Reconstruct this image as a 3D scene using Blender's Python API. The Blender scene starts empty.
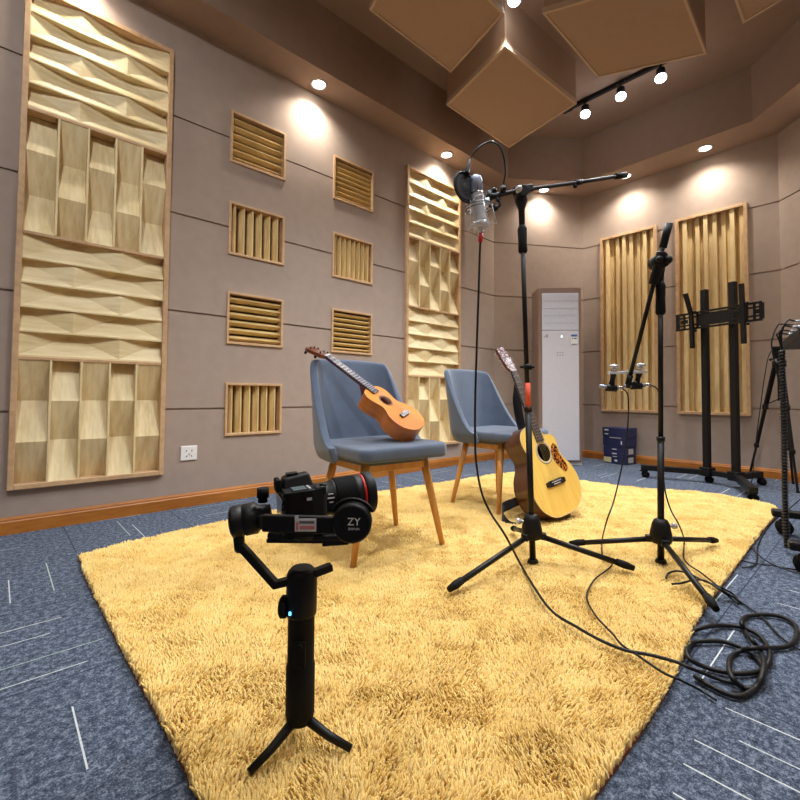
import bpy, math, random
import numpy as np
from mathutils import Vector, Matrix
from mathutils.geometry import tessellate_polygon
random.seed(7)
rng = np.random.default_rng(11)
COL = bpy.context.scene.collection
PI = math.pi

# ------------------------------------------------------------------ mesh builder
class MB:
    def __init__(s): s.v=[]; s.f=[]; s.sm=[]
    def add(s, verts, faces, smooth=False, M=None):
        b=len(s.v)
        for p in verts:
            p=Vector(p)
            s.v.append(M@p if M is not None else p)
        for f in faces:
            s.f.append(tuple(b+i for i in f)); s.sm.append(smooth)
        return s
    def box(s, c, d, M=None, R=None):
        x,y,z=d[0]/2,d[1]/2,d[2]/2; c=Vector(c)
        vs=[Vector((a*x,b*y,e*z)) for a in (-1,1) for b in (-1,1) for e in (-1,1)]
        if R is not None: vs=[R@v for v in vs]
        return s.add([v+c for v in vs],[(0,1,3,2),(4,6,7,5),(0,4,5,1),(2,3,7,6),(0,2,6,4),(1,5,7,3)],False,M)
    def bar(s, p0, p1, w, h, up=(0,0,1)):
        p0=Vector(p0);p1=Vector(p1);d=(p1-p0);L=d.length;d.normalize()
        up=Vector(up); x=d.cross(up)
        if x.length<1e-4: x=d.cross(Vector((1,0,0)))
        x.normalize(); z=x.cross(d)
        R=Matrix((x,d,z)).transposed()
        return s.box((p0+p1)/2,(w,L,h),None,R)
    def tube(s, pts, r, n=10, closed=False, caps=True, smooth=True):
        P=[Vector(p) for p in pts]; m=len(P)
        rs=r if isinstance(r,(list,tuple)) else [r]*m
        T=[]
        for i in range(m):
            a=P[(i-1)%m] if (closed or i>0) else P[i]
            b=P[(i+1)%m] if (closed or i<m-1) else P[i]
            t=b-a
            if t.length<1e-9: t=Vector((0,0,1))
            T.append(t.normalized())
        u=T[0].cross(Vector((0,0,1)))
        if u.length<1e-3: u=T[0].cross(Vector((1,0,0)))
        u.normalize(); vs=[]
        for i in range(m):
            u=u-T[i]*u.dot(T[i]); u.normalize(); w=T[i].cross(u)
            for k in range(n):
                a=2*PI*k/n; vs.append(P[i]+(u*math.cos(a)+w*math.sin(a))*rs[i])
        fs=[]
        for i in range(m if closed else m-1):
            j=(i+1)%m
            for k in range(n):
                l=(k+1)%n; fs.append((i*n+k,i*n+l,j*n+l,j*n+k))
        s.add(vs,fs,smooth)
        if caps and not closed:
            b=len(s.v)-m*n
            s.f.append(tuple(b+k for k in range(n))[::-1]); s.sm.append(False)
            s.f.append(tuple(b+(m-1)*n+k for k in range(n))); s.sm.append(False)
        return s
    def cyl(s, p0, p1, r0, r1=None, n=20, smooth=True):
        return s.tube([p0,p1],[r0,r0 if r1 is None else r1],n,smooth=smooth)
    def lathe(s, prof, origin=(0,0,0), axis=(0,0,1), n=28, smooth=True, caps=True):
        o=Vector(origin);a=Vector(axis).normalized()
        q=Vector((0,0,1)).rotation_difference(a).to_matrix()
        vs=[];m=len(prof)
        for r,z in prof:
            for k in range(n):
                t=2*PI*k/n; vs.append(o+q@Vector((r*math.cos(t),r*math.sin(t),z)))
        fs=[(i*n+k,i*n+(k+1)%n,(i+1)*n+(k+1)%n,(i+1)*n+k) for i in range(m-1) for k in range(n)]
        s.add(vs,fs,smooth); b=len(s.v)-m*n
        if not caps: return s
        if prof[0][0]>1e-5: s.f.append(tuple(b+k for k in range(n))[::-1]); s.sm.append(False)
        if prof[-1][0]>1e-5: s.f.append(tuple(b+(m-1)*n+k for k in range(n))); s.sm.append(False)
        return s
    def sphere(s,c,r,n=14):
        if not isinstance(r,(tuple,list)): r=(r,r,r)
        c=Vector(c);vs=[];m=n//2+1
        for i in range(m+1):
            t=PI*i/m
            for k in range(n):
                a=2*PI*k/n; vs.append(c+Vector((r[0]*math.sin(t)*math.cos(a),r[1]*math.sin(t)*math.sin(a),r[2]*math.cos(t))))
        return s.add(vs,[(i*n+k,(i+1)*n+k,(i+1)*n+(k+1)%n,i*n+(k+1)%n) for i in range(m) for k in range(n)],True)
    def prism(s, poly, z0, z1, M=None, holes=(), smooth_side=False, faces='tbs'):
        loops=[list(poly)]+[list(h) for h in holes]
        flat=[p for l in loops for p in l]
        tri=tessellate_polygon([[Vector((p[0],p[1],0)) for p in l] for l in loops])
        n=len(flat)
        vs=[(p[0],p[1],z0) for p in flat]+[(p[0],p[1],z1) for p in flat]
        fs=[]
        def ccw(t):
            a,b,c=[flat[i] for i in t]
            return (b[0]-a[0])*(c[1]-a[1])-(b[1]-a[1])*(c[0]-a[0])>0
        tt=[t if ccw(t) else tuple(t)[::-1] for t in tri]
        if 'b' in faces: s.add(vs,[tuple(t)[::-1] for t in tt],False,M)
        if 't' in faces: s.add(vs,[tuple(i+n for i in t) for t in tt],False,M)
        if 's' in faces:
            side=[];o=0
            for l in loops:
                m=len(l)
                for i in range(m):
                    j=(i+1)%m; side.append((o+i,o+j,n+o+j,n+o+i))
                o+=m
            s.add(vs,side,smooth_side,M)
        return s

def cat(pts, k=8, closed=False):
    P=[Vector(p) for p in pts]; n=len(P); out=[]
    rg=range(n if closed else n-1)
    for i in rg:
        p1=P[i];p2=P[(i+1)%n]
        p0=P[(i-1)%n] if (closed or i>0) else p1*2-p2
        p3=P[(i+2)%n] if (closed or i<n-2) else p2*2-p1
        for j in range(k):
            t=j/k
            out.append(0.5*((2*p1)+(p2-p0)*t+(2*p0-5*p1+4*p2-p3)*t*t+(3*p1-p0-3*p2+p3)*t**3))
    if not closed: out.append(P[-1])
    return out

def props(o, label=None, cat_=None, group=None, kind=None):
    if label: o['label']=label
    if cat_: o['category']=cat_
    if group: o['group']=group
    if kind: o['kind']=kind
    return o
def thing(name, label, cat_, loc=(0,0,0), rz=0.0, group=None, M=None):
    o=bpy.data.objects.new(name,None); COL.objects.link(o)
    o.empty_display_size=.05
    if M is not None: o.matrix_world=M; o['_m']=1; del o['_m']
    else:
        o.location=loc; o.rotation_euler=(0,0,rz)
    return props(o,label,cat_,group)
def mat_of(o):
    if o.parent: return mat_of(o.parent)@o.matrix_basis
    return o.matrix_basis.copy()
def ob(name, mb, mat, parent=None, world=False, bevel=0, seg=2, sub=0, label=None, solid=0):
    vs=mb.v
    if parent is not None and world:
        I=mat_of(parent).inverted(); vs=[I@v for v in vs]
    me=bpy.data.meshes.new(name); me.from_pydata([tuple(v) for v in vs],[],mb.f)
    me.polygons.foreach_set('use_smooth',mb.sm); me.materials.append(mat); me.update()
    o=bpy.data.objects.new(name,me); COL.objects.link(o)
    if parent is not None: o.parent=parent
    if solid:
        m=o.modifiers.new('solid','SOLIDIFY'); m.thickness=solid; m.offset=0
    if bevel:
        m=o.modifiers.new('bevel','BEVEL'); m.width=bevel; m.segments=seg; m.limit_method='ANGLE'; m.angle_limit=math.radians(40)
        m.harden_normals=False
    if sub:
        m=o.modifiers.new('sub','SUBSURF'); m.levels=sub; m.render_levels=sub
    if label: o['label']=label
    return o
def single(name, mb, mat, label, cat_, group=None, kind=None, base=None, **k):
    """a one-mesh thing; its origin is moved to base"""
    if base is not None:
        b=Vector(base); mb.v=[v-b for v in mb.v]
    o=ob(name,mb,mat,**k)
    if base is not None: o.location=base
    return props(o,label,cat_,group,kind)
def struct(name, mb, mat, parent=None, **k):
    o=ob(name,mb,mat,parent,**k)
    if parent is None: o['kind']='structure'
    return o
def copy_tree(o, parent=None):
    c=o.copy(); COL.objects.link(c); c.parent=parent
    for ch in list(o.children): copy_tree(ch,c)
    return c

# ------------------------------------------------------------------ materials
def lin(c):
    return tuple(((v/255)/12.92 if v/255<=0.04045 else ((v/255+0.055)/1.055)**2.4) for v in c)+(1,)
class NT:
    def __init__(s,name):
        s.m=bpy.data.materials.new(name); s.m.use_nodes=True; s.t=s.m.node_tree
        s.b=s.t.nodes['Principled BSDF']
    def n(s,typ,**k):
        x=s.t.nodes.new(typ)
        for a,b in k.items(): setattr(x,a,b)
        return x
    def l(s,a,b): s.t.links.new(a,b)
    def math(s,op,a,b=None,c=None):
        x=s.n('ShaderNodeMath',operation=op)
        for i,q in enumerate((a,b,c)):
            if q is None: continue
            if hasattr(q,'links'): s.l(q,x.inputs[i])
            else: x.inputs[i].default_value=q
        return x.outputs[0]
    def coord(s,which='Object',scale=(1,1,1),rot=(0,0,0)):
        c=s.n('ShaderNodeTexCoord'); mp=s.n('ShaderNodeMapping')
        mp.inputs['Scale'].default_value=scale; mp.inputs['Rotation'].default_value=rot
        s.l(c.outputs[which],mp.inputs[0]); return mp.outputs[0]
    def noise(s,vec,scale,detail=3,rough=.5):
        x=s.n('ShaderNodeTexNoise'); x.inputs['Scale'].default_value=scale
        x.inputs['Detail'].default_value=detail; x.inputs['Roughness'].default_value=rough
        s.l(vec,x.inputs['Vector']); return x.outputs['Fac']
    def ramp(s,fac,stops):
        x=s.n('ShaderNodeValToRGB'); e=x.color_ramp.elements
        while len(e)<len(stops): e.new(0.5)
        for i,(p,c) in enumerate(stops): e[i].position=p; e[i].color=c
        s.l(fac,x.inputs[0]); return x.outputs[0]
    def bump(s,h,strength=.3,dist=.002):
        x=s.n('ShaderNodeBump'); x.inputs['Strength'].default_value=strength; x.inputs['Distance'].default_value=dist
        s.l(h,x.inputs['Height']); s.l(x.outputs[0],s.b.inputs['Normal'])
    def set(s,**k):
        for a,b in k.items():
            s.b.inputs[a.replace('_',' ')].default_value=b
        return s
def plain(name,c,rough=.5,metal=0,spec=.5,noise=0.0,nscale=60,bump=0):
    t=NT(name); c=lin(c); t.set(Roughness=rough,Metallic=metal); t.b.inputs['Specular IOR Level'].default_value=spec
    v=t.coord(); f=t.noise(v,nscale,3)
    a=max(noise,.04)
    col=t.ramp(f,[(.3,tuple(x*(1-a) for x in c[:3])+(1,)),(.7,tuple(min(1,x*(1+a)) for x in c[:3])+(1,))])
    t.l(col,t.b.inputs['Base Color'])
    if bump: t.bump(f,bump,.001)
    return t.m
def fabric(name,c,scale=350,var=.12,bump=.35,dist=.002,sheen=.2,rough=.95,blotch=.06):
    t=NT(name); c=lin(c); t.set(Roughness=rough); t.b.inputs['Specular IOR Level'].default_value=.15
    t.b.inputs['Sheen Weight'].default_value=sheen
    v=t.coord(); f=t.noise(v,scale,4,.6); g=t.noise(v,14,3)
    h=t.math('MULTIPLY_ADD',g,blotch/var,f)
    a=var
    col=t.ramp(h,[(.35,tuple(x*(1-a) for x in c[:3])+(1,)),(.8,tuple(min(1,x*(1+a)) for x in c[:3])+(1,))])
    t.l(col,t.b.inputs['Base Color']); t.bump(f,bump,dist); return t.m
def wood(name,c1,c2,rough=.5,scale=(1,1,1),freq=30,coat=0,rot=(0,0,0),spec=.4,strength=.1):
    t=NT(name); t.set(Roughness=rough); t.b.inputs['Specular IOR Level'].default_value=spec
    t.b.inputs['Coat Weight'].default_value=coat; t.b.inputs['Coat Roughness'].default_value=.12
    v=t.coord('Object',scale,rot); f=t.noise(v,freq,5,.6); g=t.noise(v,freq*.17,2)
    h=t.math('MULTIPLY_ADD',g,.6,t.math('MULTIPLY',f,.6))
    col=t.ramp(h,[(.38,lin(c1)),(.75,lin(c2))]); t.l(col,t.b.inputs['Base Color']); t.bump(f,strength,.001)
    return t.m
def emis(name,c,strength):
    t=NT(name); t.b.inputs['Base Color'].default_value=lin(c); t.b.inputs['Emission Color'].default_value=lin(c)
    t.b.inputs['Emission Strength'].default_value=strength; return t.m

M={}
M['wall']=fabric('wall_fabric',(158,142,131),420,.13,.5,.0015,.1)
M['ceil']=fabric('ceiling_fabric',(146,124,109),420,.12,.4,.0015,.1)
M['cloud']=fabric('cloud_fabric',(165,138,113),420,.10,.4,.0015,.1)
M['rim']=fabric('cloud_rim_fabric',(190,164,136),420,.10,.4,.0015,.1)
M['groove']=plain('groove_back',(60,44,36),.9)
M['maple']=wood('pale_pine',(205,182,132),(234,216,172),.5,(1,1,1),9)
M['maple_h']=wood('pale_pine_horizontal',(204,180,128),(236,219,176),.5,(2.2,6,16),3.2)
M['maple_v']=wood('pale_pine_vertical',(200,174,120),(238,222,180),.5,(16,6,2.2),3.2)
M['frame']=wood('frame_oak',(176,140,104),(206,172,132),.55,(5,5,5),6)
M['slat_h']=wood('louvre_pine_horizontal',(184,152,96),(226,200,142),.45,(2,8,14),4)
M['slat_v']=wood('louvre_pine_vertical',(188,156,100),(228,202,146),.45,(14,8,2),4)
M['qrd']=wood('diffuser_pine',(200,170,118),(236,214,164),.45,(10,18,1.6),4)
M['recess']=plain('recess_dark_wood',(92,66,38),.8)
M['base']=wood('baseboard_wood',(150,88,30),(186,118,48),.38,(3,3,14),4)
M['beech']=wood('beech_leg',(190,130,66),(222,166,98),.42,(14,14,2.4),4)
M['blue']=fabric('chair_fabric',(74,85,102),300,.34,.6,.002,.45,.9,.22)
M['black']=plain('black_satin_metal',(9,9,11),.45,.0,.35)
M['blackp']=plain('black_plastic',(8,8,10),.5,0,.3)
M['blackr']=plain('black_rubber',(8,8,9),.75,0,.25)
M['cable']=plain('cable_rubber',(14,14,13),.5,0,.35)
M['steel']=plain('brushed_steel',(206,209,215),.34,.45)
M['chrome']=plain('chrome',(220,222,226),.12,1)
M['silver']=plain('silver_grille',(150,160,178),.4,.35,noise=.2,nscale=900)
M['red']=plain('red_sleeve',(205,28,44),.5)
M['white']=plain('white_plastic',(232,232,230),.4)
M['foam']=plain('pop_filter_mesh',(34,30,32),.85,noise=.3,nscale=700)
M['orange']=plain('orange_print',(235,92,52),.6)
M['screen']=plain('grey_lcd',(96,108,112),.25)
M['silk']=plain('white_print',(225,225,225),.6)

# floor carpet tiles
def carpet():
    t=NT('carpet_tiles'); t.set(Roughness=.95); t.b.inputs['Specular IOR Level'].default_value=.1
    c=t.n('ShaderNodeTexCoord'); sp=t.n('ShaderNodeSeparateXYZ'); t.l(c.outputs['Object'],sp.inputs[0])
    T=.5
    X=t.math('ADD',sp.outputs[0],10.22); Y=t.math('ADD',sp.outputs[1],10.13)
    ix=t.math('FLOOR',t.math('DIVIDE',X,T)); iy=t.math('FLOOR',t.math('DIVIDE',Y,T))
    par=t.math('MODULO',t.math('ADD',ix,iy),2)
    fx=t.math('SUBTRACT',t.math('DIVIDE',X,T),ix); fy=t.math('SUBTRACT',t.math('DIVIDE',Y,T),iy)
    ipar=t.math('SUBTRACT',1,par)
    along=t.math('ADD',t.math('MULTIPLY',fx,par),t.math('MULTIPLY',fy,ipar))
    across=t.math('ADD',t.math('MULTIPLY',fy,par),t.math('MULTIPLY',fx,ipar))
    N=6
    li=t.math('FLOOR',t.math('MULTIPLY',across,N)); lf=t.math('SUBTRACT',t.math('MULTIPLY',across,N),li)
    cmb=t.n('ShaderNodeCombineXYZ'); t.l(ix,cmb.inputs[0]); t.l(iy,cmb.inputs[1]); t.l(li,cmb.inputs[2])
    wn=t.n('ShaderNodeTexWhiteNoise',noise_dimensions='3D'); t.l(cmb.outputs[0],wn.inputs['Vector'])
    r=t.n('ShaderNodeSeparateColor'); t.l(wn.outputs['Color'],r.inputs[0])
    pres=t.math('GREATER_THAN',r.outputs[0],.66)
    pos=t.math('MULTIPLY_ADD',r.outputs[1],.6,.2)
    near=t.math('LESS_THAN',t.math('ABSOLUTE',t.math('SUBTRACT',lf,pos)),.021)
    st=t.math('MULTIPLY',r.outputs[2],.35); en=t.math('MULTIPLY_ADD',r.outputs[1],.35,.62)
    seg=t.math('MULTIPLY',t.math('GREATER_THAN',along,st),t.math('LESS_THAN',along,en))
    line=t.math('MULTIPLY',t.math('MULTIPLY',pres,near),seg)
    # tile seams
    edge=t.math('MINIMUM',t.math('MINIMUM',fx,t.math('SUBTRACT',1,fx)),t.math('MINIMUM',fy,t.math('SUBTRACT',1,fy)))
    seam=t.math('LESS_THAN',edge,.004)
    v=t.coord(); f=t.noise(v,230,4,.75); g=t.noise(v,60,4,.7)
    h=t.math('MULTIPLY_ADD',g,.5,t.math('MULTIPLY',f,.6))
    col=t.ramp(h,[(.42,lin((36,41,53))),(.54,lin((70,79,96))),(.66,lin((128,138,154)))])
    mx=t.n('ShaderNodeMix',data_type='RGBA'); t.l(seam,mx.inputs[0]); t.l(col,mx.inputs[6]); mx.inputs[7].default_value=lin((48,56,72))
    lc=t.ramp(r.outputs[1],[(0,lin((190,200,205))),(.5,lin((225,230,228))),(1,lin((150,178,160)))])
    m2=t.n('ShaderNodeMix',data_type='RGBA'); t.l(t.math('MULTIPLY',line,t.math('MULTIPLY_ADD',f,.8,.35)),m2.inputs[0]); t.l(mx.outputs[2],m2.inputs[6]); t.l(lc,m2.inputs[7])
    t.l(m2.outputs[2],t.b.inputs['Base Color']); t.bump(f,.6,.002); return t.m
M['carpet']=carpet()
def rugmat():
    t=NT('rug_pile'); t.set(Roughness=.9); t.b.inputs['Specular IOR Level'].default_value=.12
    t.b.inputs['Sheen Weight'].default_value=.25
    v=t.coord(); g=t.noise(v,16,4,.6); f=t.noise(v,130,2)
    h=t.math('MULTIPLY_ADD',f,.4,t.math('MULTIPLY',g,.6))
    col=t.ramp(h,[(.3,lin((222,184,98))),(.7,lin((248,218,142)))]); t.l(col,t.b.inputs['Base Color']); return t.m
M['rug']=rugmat()
M['rugback']=plain('rug_backing',(120,62,30),.9)

# ------------------------------------------------------------------ room
D=2.917; R=4.981
A=(4.054,D); B=(4.981,2.342); C=(4.981,.602); E=(3.40,-.98)
NEAR=-.98; END=-2.4
ZS=3.0; ZC=3.47
GZ=[.60,1.20,1.80,2.40]
def wall(name,p0,p1,zt,holes=(),depth=.07,grooves=True,vgr=()):
    """cells on a grid; p0->p1 runs so that the room is on the right-hand side"""
    p0=Vector((p0[0],p0[1],0));p1=Vector((p1[0],p1[1],0));L=(p1-p0).length;u=(p1-p0)/L
    out=Vector((-u.y,u.x,0))      # away from the room
    us={0,L};zs={0,zt};g=.006
    for h in holes: us|={h[0],h[1]};zs|={h[2],h[3]}
    for vg in vgr: us|={vg-g,vg+g}
    if grooves:
        for z in GZ: zs|={z-g,z+g}
    us=sorted(us);zs=sorted(zs)
    def dep(a,b):
        for h in holes:
            if h[0]<a<h[1] and h[2]<b<h[3]: return depth
        if grooves and any(abs(b-z)<g for z in GZ): return .010
        if any(abs(a-vg)<g for vg in vgr): return .010
        return 0
    mb=MB()
    nu,nz=len(us)-1,len(zs)-1
    dd=[[dep((us[i]+us[i+1])/2,(zs[j]+zs[j+1])/2) for j in range(nz)] for i in range(nu)]
    P=lambda a,b,d:p0+u*a+Vector((0,0,b))+out*d
    for i in range(nu):
        for j in range(nz):
            d=dd[i][j];a,b,c,e=us[i],us[i+1],zs[j],zs[j+1]
            mb.add([P(a,c,d),P(b,c,d),P(b,e,d),P(a,e,d)],[(0,1,2,3)])
            if i+1<nu and dd[i+1][j]!=d: mb.add([P(b,c,d),P(b,c,dd[i+1][j]),P(b,e,dd[i+1][j]),P(b,e,d)],[(0,1,2,3)])
            if j+1<nz and dd[i][j+1]!=d: mb.add([P(a,e,d),P(a,e,dd[i][j+1]),P(b,e,dd[i][j+1]),P(b,e,d)],[(0,1,2,3)])
    # back skin for thickness
    t=.12
    mb.add([P(0,0,t),P(L,0,t),P(L,zt,t),P(0,zt,t),P(0,0,0),P(L,0,0),P(L,zt,0),P(0,zt,0)],[(3,2,1,0),(0,1,5,4),(2,3,7,6),(0,4,7,3),(1,2,6,5)])
    return struct(name,mb,M['wall'])
# left wall: holes for the recessed panels (u measured from X = END)
def uL(x): return x-END
BIG=[(.052,.748),(2.705,3.458)]; BZ=(.215,2.79)
SM=[(1.108,1.51),(1.923,2.327)]; SZ=[(2.24,2.59),(1.62,1.975),(1.025,1.372),(.42,.768)]
small=[]
for ci,(x0,x1) in enumerate(SM):
    for ri,(z0,z1) in enumerate(SZ):
        if (ci,ri)!=(1,3): small.append((ci,ri,x0,x1,z0,z1))
holes=[(uL(a)+.012,uL(b)-.012,BZ[0]+.012,BZ[1]-.012) for a,b in BIG]+[(uL(q[2])+.008,uL(q[3])-.008,q[4]+.008,q[5]-.008) for q in small]
wall('wall_left',(END,D),A,ZS,holes,vgr=(uL(-1.2),))
wall('wall_back',A,B,ZS)
QY=[(1.565,2.140),(.820,1.395)]; QZ=(.53,2.46)
wall('wall_right',B,C,ZS,[(B[1]-b+.012,B[1]-a-.012,QZ[0]+.012,QZ[1]-.012) for a,b in QY])
wall('wall_right_corner',C,E,ZS,vgr=(1.1,))
wall('wall_near',E,(END,NEAR),ZS,vgr=(1.6,3.0,4.4))
wall('wall_end',(END,NEAR),(END,D),ZS,vgr=(1.3,2.6))
outer=[(END,D),A,B,C,E,(END,NEAR)]
inner=[(END+.3,2.655),(3.955,2.665),(4.60,2.165),(4.60,.715),(3.24,-.68),(END+.3,-.68)]
fl=MB(); fl.prism([(END-.1,NEAR-.1),(E[0],NEAR-.1),(R+.1,C[1]-.1),(R+.1,B[1]+.1),(A[0],D+.1),(END-.1,D+.1)],-.1,0)
struct('floor',fl,M['carpet'])
so=MB(); so.prism(outer,ZS,ZS+.05,holes=[inner],faces='b')
# fascia
n=len(inner)
for i in range(n):
    a=inner[i];b=inner[(i+1)%n]
    so.add([(a[0],a[1],ZS),(b[0],b[1],ZS),(b[0],b[1],ZC),(a[0],a[1],ZC)],[(0,1,2,3)])
struct('ceiling_soffit',so,M['ceil'])
ce=MB(); ce.prism(outer,ZC,ZC+.1); struct('ceiling',ce,M['ceil'])
# baseboards: profile swept
def baseboard(name,p0,p1):
    p0=Vector((*p0,0));p1=Vector((*p1,0));u=(p1-p0).normalized();ins=Vector((u.y,-u.x,0))
    prof=[(0,0),(.016,0),(.016,.06),(.012,.066),(.012,.072),(.008,.080),(0,.082)]
    mb=MB();vs=[];k=len(prof)
    for P in (p0,p1):
        for d,z in prof: vs.append(P+ins*d+Vector((0,0,z)))
    mb.add(vs,[(i,i+1,k+i+1,k+i) for i in range(k-1)]+[tuple(range(k)),tuple(range(k,2*k))[::-1]])
    struct(name,mb,M['base'])
baseboard('baseboard_left',(END,D),A); baseboard('baseboard_back',A,B); baseboard('baseboard_right',B,C)
baseboard('baseboard_right_corner',C,E); baseboard('baseboard_near',E,(END,NEAR)); baseboard('baseboard_end',(END,NEAR),(END,D))

# ------------------------------------------------------------------ big diffuser panels on the left wall
def big_panel(x0,x1,label):
    W=x1-x0;H=BZ[1]-BZ[0]
    t=thing('wooden_diffuser_panel',label,'acoustic panel',(x0,D,BZ[0]),0,'tall relief wood diffusers')
    FW=.026; BK=.062   # local: +y into wall, front = -.03
    f=MB()
    for c,d in (((FW/2,.015,H/2),(FW,.085,H)),((W-FW/2,.015,H/2),(FW,.085,H)),((W/2,.015,FW/2),(W-2*FW,.085,FW)),((W/2,.015,H-FW/2),(W-2*FW,.085,FW))): f.box(c,d)
    ob('panel_frame',f,M['frame'],t,bevel=.003)
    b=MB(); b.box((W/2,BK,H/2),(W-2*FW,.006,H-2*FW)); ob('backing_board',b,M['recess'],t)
    zi=FW; sh=(H-2*FW-3*.016)/4; xi=FW; wi=W-2*FW
    for k in range(4):
        z=zi+k*(sh+.016)
        if k<3:
            d=MB(); d.box((W/2,.015,z+sh+.008),(wi,.075,.016)); ob('divider',d,M['frame'],t,bevel=.002)
        if k%2==1:   # horizontal wedge rows
            rh=sh/5; F=-.018; Bk=.040
            for r in range(5):
                rz=z+sh-(r+1)*rh
                m=MB(); up=(r%2==(0 if k==3 else 1))
                # zigzag of the top edge; bottom edge always proud
                prf=[Bk,F+.006,Bk,F+.006] if up else [F+.006,Bk,F+.006,Bk]
                xs=[xi+wi*i/3 for i in range(4)]
                for i in range(3):
                    a,b2=xs[i],xs[i+1]; ya,yb=prf[i],prf[i+1]
                    m.add([(a,F,rz),(b2,F,rz),(b2,F,rz+.008),(a,F,rz+.008)],[(0,1,2,3)])
                    if ya<yb:
                        m.add([(a,F,rz+.008),(b2,F,rz+.008),(b2,yb,rz+rh),(a,ya,rz+rh)],[(0,1,2),(0,2,3)])
                    else:
                        m.add([(a,F,rz+.008),(b2,F,rz+.008),(b2,yb,rz+rh),(a,ya,rz+rh)],[(0,1,3),(1,2,3)])
                    m.add([(a,F,rz),(b2,F,rz),(b2,Bk,rz),(a,Bk,rz)],[(3,2,1,0)])
                    m.add([(a,ya,rz+rh-.0005),(b2,yb,rz+rh-.0005),(b2,Bk+.005,rz+rh-.0005),(a,Bk+.005,rz+rh-.0005)],[(0,1,2,3)])
                ob('wedge_row',m,M['maple_h'],t)
        else:        # vertical columns of alternating slopes
            cw=wi/5; F=-.018; Bk=.054; rh=sh/3
            for c in range(5):
                a=xi+c*cw; b2=a+cw
                light=(c%2==0) if k==2 else (c%2==1)
                m=MB()
                for r in range(3):
                    zt=z+sh-r*rh; zb=zt-rh
                    yt,yb=(Bk,F) if light else (F,Bk)
                    m.add([(a,yb,zb),(b2,yb,zb),(b2,yt,zt),(a,yt,zt)],[(0,1,2,3)])
                    light=not light
                ob('slope_column',m,M['maple_v'],t)
                if c<4:
                    d=MB(); d.box((b2,.012,z+sh/2),(.010,.072,sh)); ob('column_slat',d,M['maple'],t,bevel=.0015)
    return t
big_panel(*BIG[0],'tall relief wood diffuser on the long wall beside the white power socket')
big_panel(*BIG[1],'tall relief wood diffuser seen between the two blue chairs and behind the silver microphone')

# ------------------------------------------------------------------ small louvre panels
def small_panel(x0,x1,z0,z1,vert,cnt,label):
    W=x1-x0;H=z1-z0
    t=thing('louvre_panel',label,'acoustic panel',(x0,D,z0),0,'small square louvre panels on the long wall')
    FW=.016;f=MB()
    for c,d in (((FW/2,.023,H/2),(FW,.07,H)),((W-FW/2,.023,H/2),(FW,.07,H)),((W/2,.023,FW/2),(W-2*FW,.07,FW)),((W/2,.023,H-FW/2),(W-2*FW,.07,FW))): f.box(c,d)
    ob('panel_frame',f,M['frame'],t,bevel=.002)
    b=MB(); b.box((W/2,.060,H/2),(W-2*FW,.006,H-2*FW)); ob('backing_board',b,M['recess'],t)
    span=(W if vert else H)-2*FW; p=span/cnt
    for i in range(cnt):
        m=MB(); o=FW+i*p
        w=p*.80
        # wedge profile, ridge off centre
        prof=[(o+p*.1,.056),(o+p*.1+w,.056),(o+p*.1+w*.93,.040),(o+p*.1+w*.55,.004),(o+p*.1+w*.42,.004),(o+p*.1+w*.04,.036)]
        vs=[]
        for e in (FW,(H if vert else W)-FW):
            for a,y in prof: vs.append((a,y,e) if vert else (e,y,a))
        k=len(prof)
        m.add(vs,[(j,(j+1)%k,k+(j+1)%k,k+j) for j in range(k)]+[tuple(range(k)),tuple(range(k,2*k))[::-1]])
        ob('louvre_slat',m,M['slat_v' if vert else 'slat_h'],t)
names_row=['top','second','third','bottom']
for ci,ri,x0,x1,z0,z1 in small:
    vert=ri%2==1; cnt=6 if ci==0 else 8
    lab='%s louvre panel with %s slats, %s'%({0:'topmost',1:'second from top',2:'third from top',3:'lowest'}[ri],'upright' if vert else 'level','in the column nearer the power socket' if ci==0 else 'in the column above the ukulele chair')
    small_panel(x0,x1,z0,z1,vert,cnt,lab)

# ------------------------------------------------------------------ slotted diffusers on the right wall
def qrd(y0,y1,label):
    W=y1-y0;H=QZ[1]-QZ[0]
    t=thing('slotted_diffuser',label,'acoustic panel',(R,y1,QZ[0]),-PI/2,'tall slotted wood diffusers')  # local x runs towards -Y, +y into wall
    FW=.028;f=MB()
    for c,d in (((FW/2,.018,H/2),(FW,.084,H)),((W-FW/2,.018,H/2),(FW,.084,H)),((W/2,.018,FW/2),(W-2*FW,.084,FW)),((W/2,.018,H-FW/2),(W-2*FW,.084,FW))): f.box(c,d)
    ob('panel_frame',f,M['frame'],t,bevel=.003)
    seq=[2,0,3,4,1,4,0,3,1,4,2,3,0,4,1]
    wi=W-2*FW;p=wi/len(seq)
    for i,s in enumerate(seq):
        d0=-.012+.015*s
        m=MB();m.box((FW+(i+.5)*p,(d0+.062)/2,H/2),(p*.995,.062-d0,H-2*FW)); ob('diffuser_slat',m,M['qrd'],t,bevel=.0015)
qrd(*QY[0],'slotted wood diffuser with the drooping boom of the twin-microphone stand before it')
qrd(*QY[1],'slotted wood diffuser directly behind the black TV mount stand')

# ------------------------------------------------------------------ power socket
t=thing('power_socket','white double power socket plate on the long wall above the baseboard','socket',(.893,D,.328))
m=MB();m.box((0,-.004,0),(.096,.008,.088)); ob('faceplate',m,M['white'],t,bevel=.003)
m=MB()
for x,z,r in ((-.016,.014,.3),(.016,.014,-.3)): m.box((x,-.0085,z),(.004,.002,.010))
for x,z,r in ((-.014,-.018,.6),(.014,-.018,-.6),(0,-.006,0)): m.box((x,-.0085,z),(.004,.002,.010),None,Matrix.Rotation(r,3,'Y'))
ob('socket_holes',m,M['blackp'],t)

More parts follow.
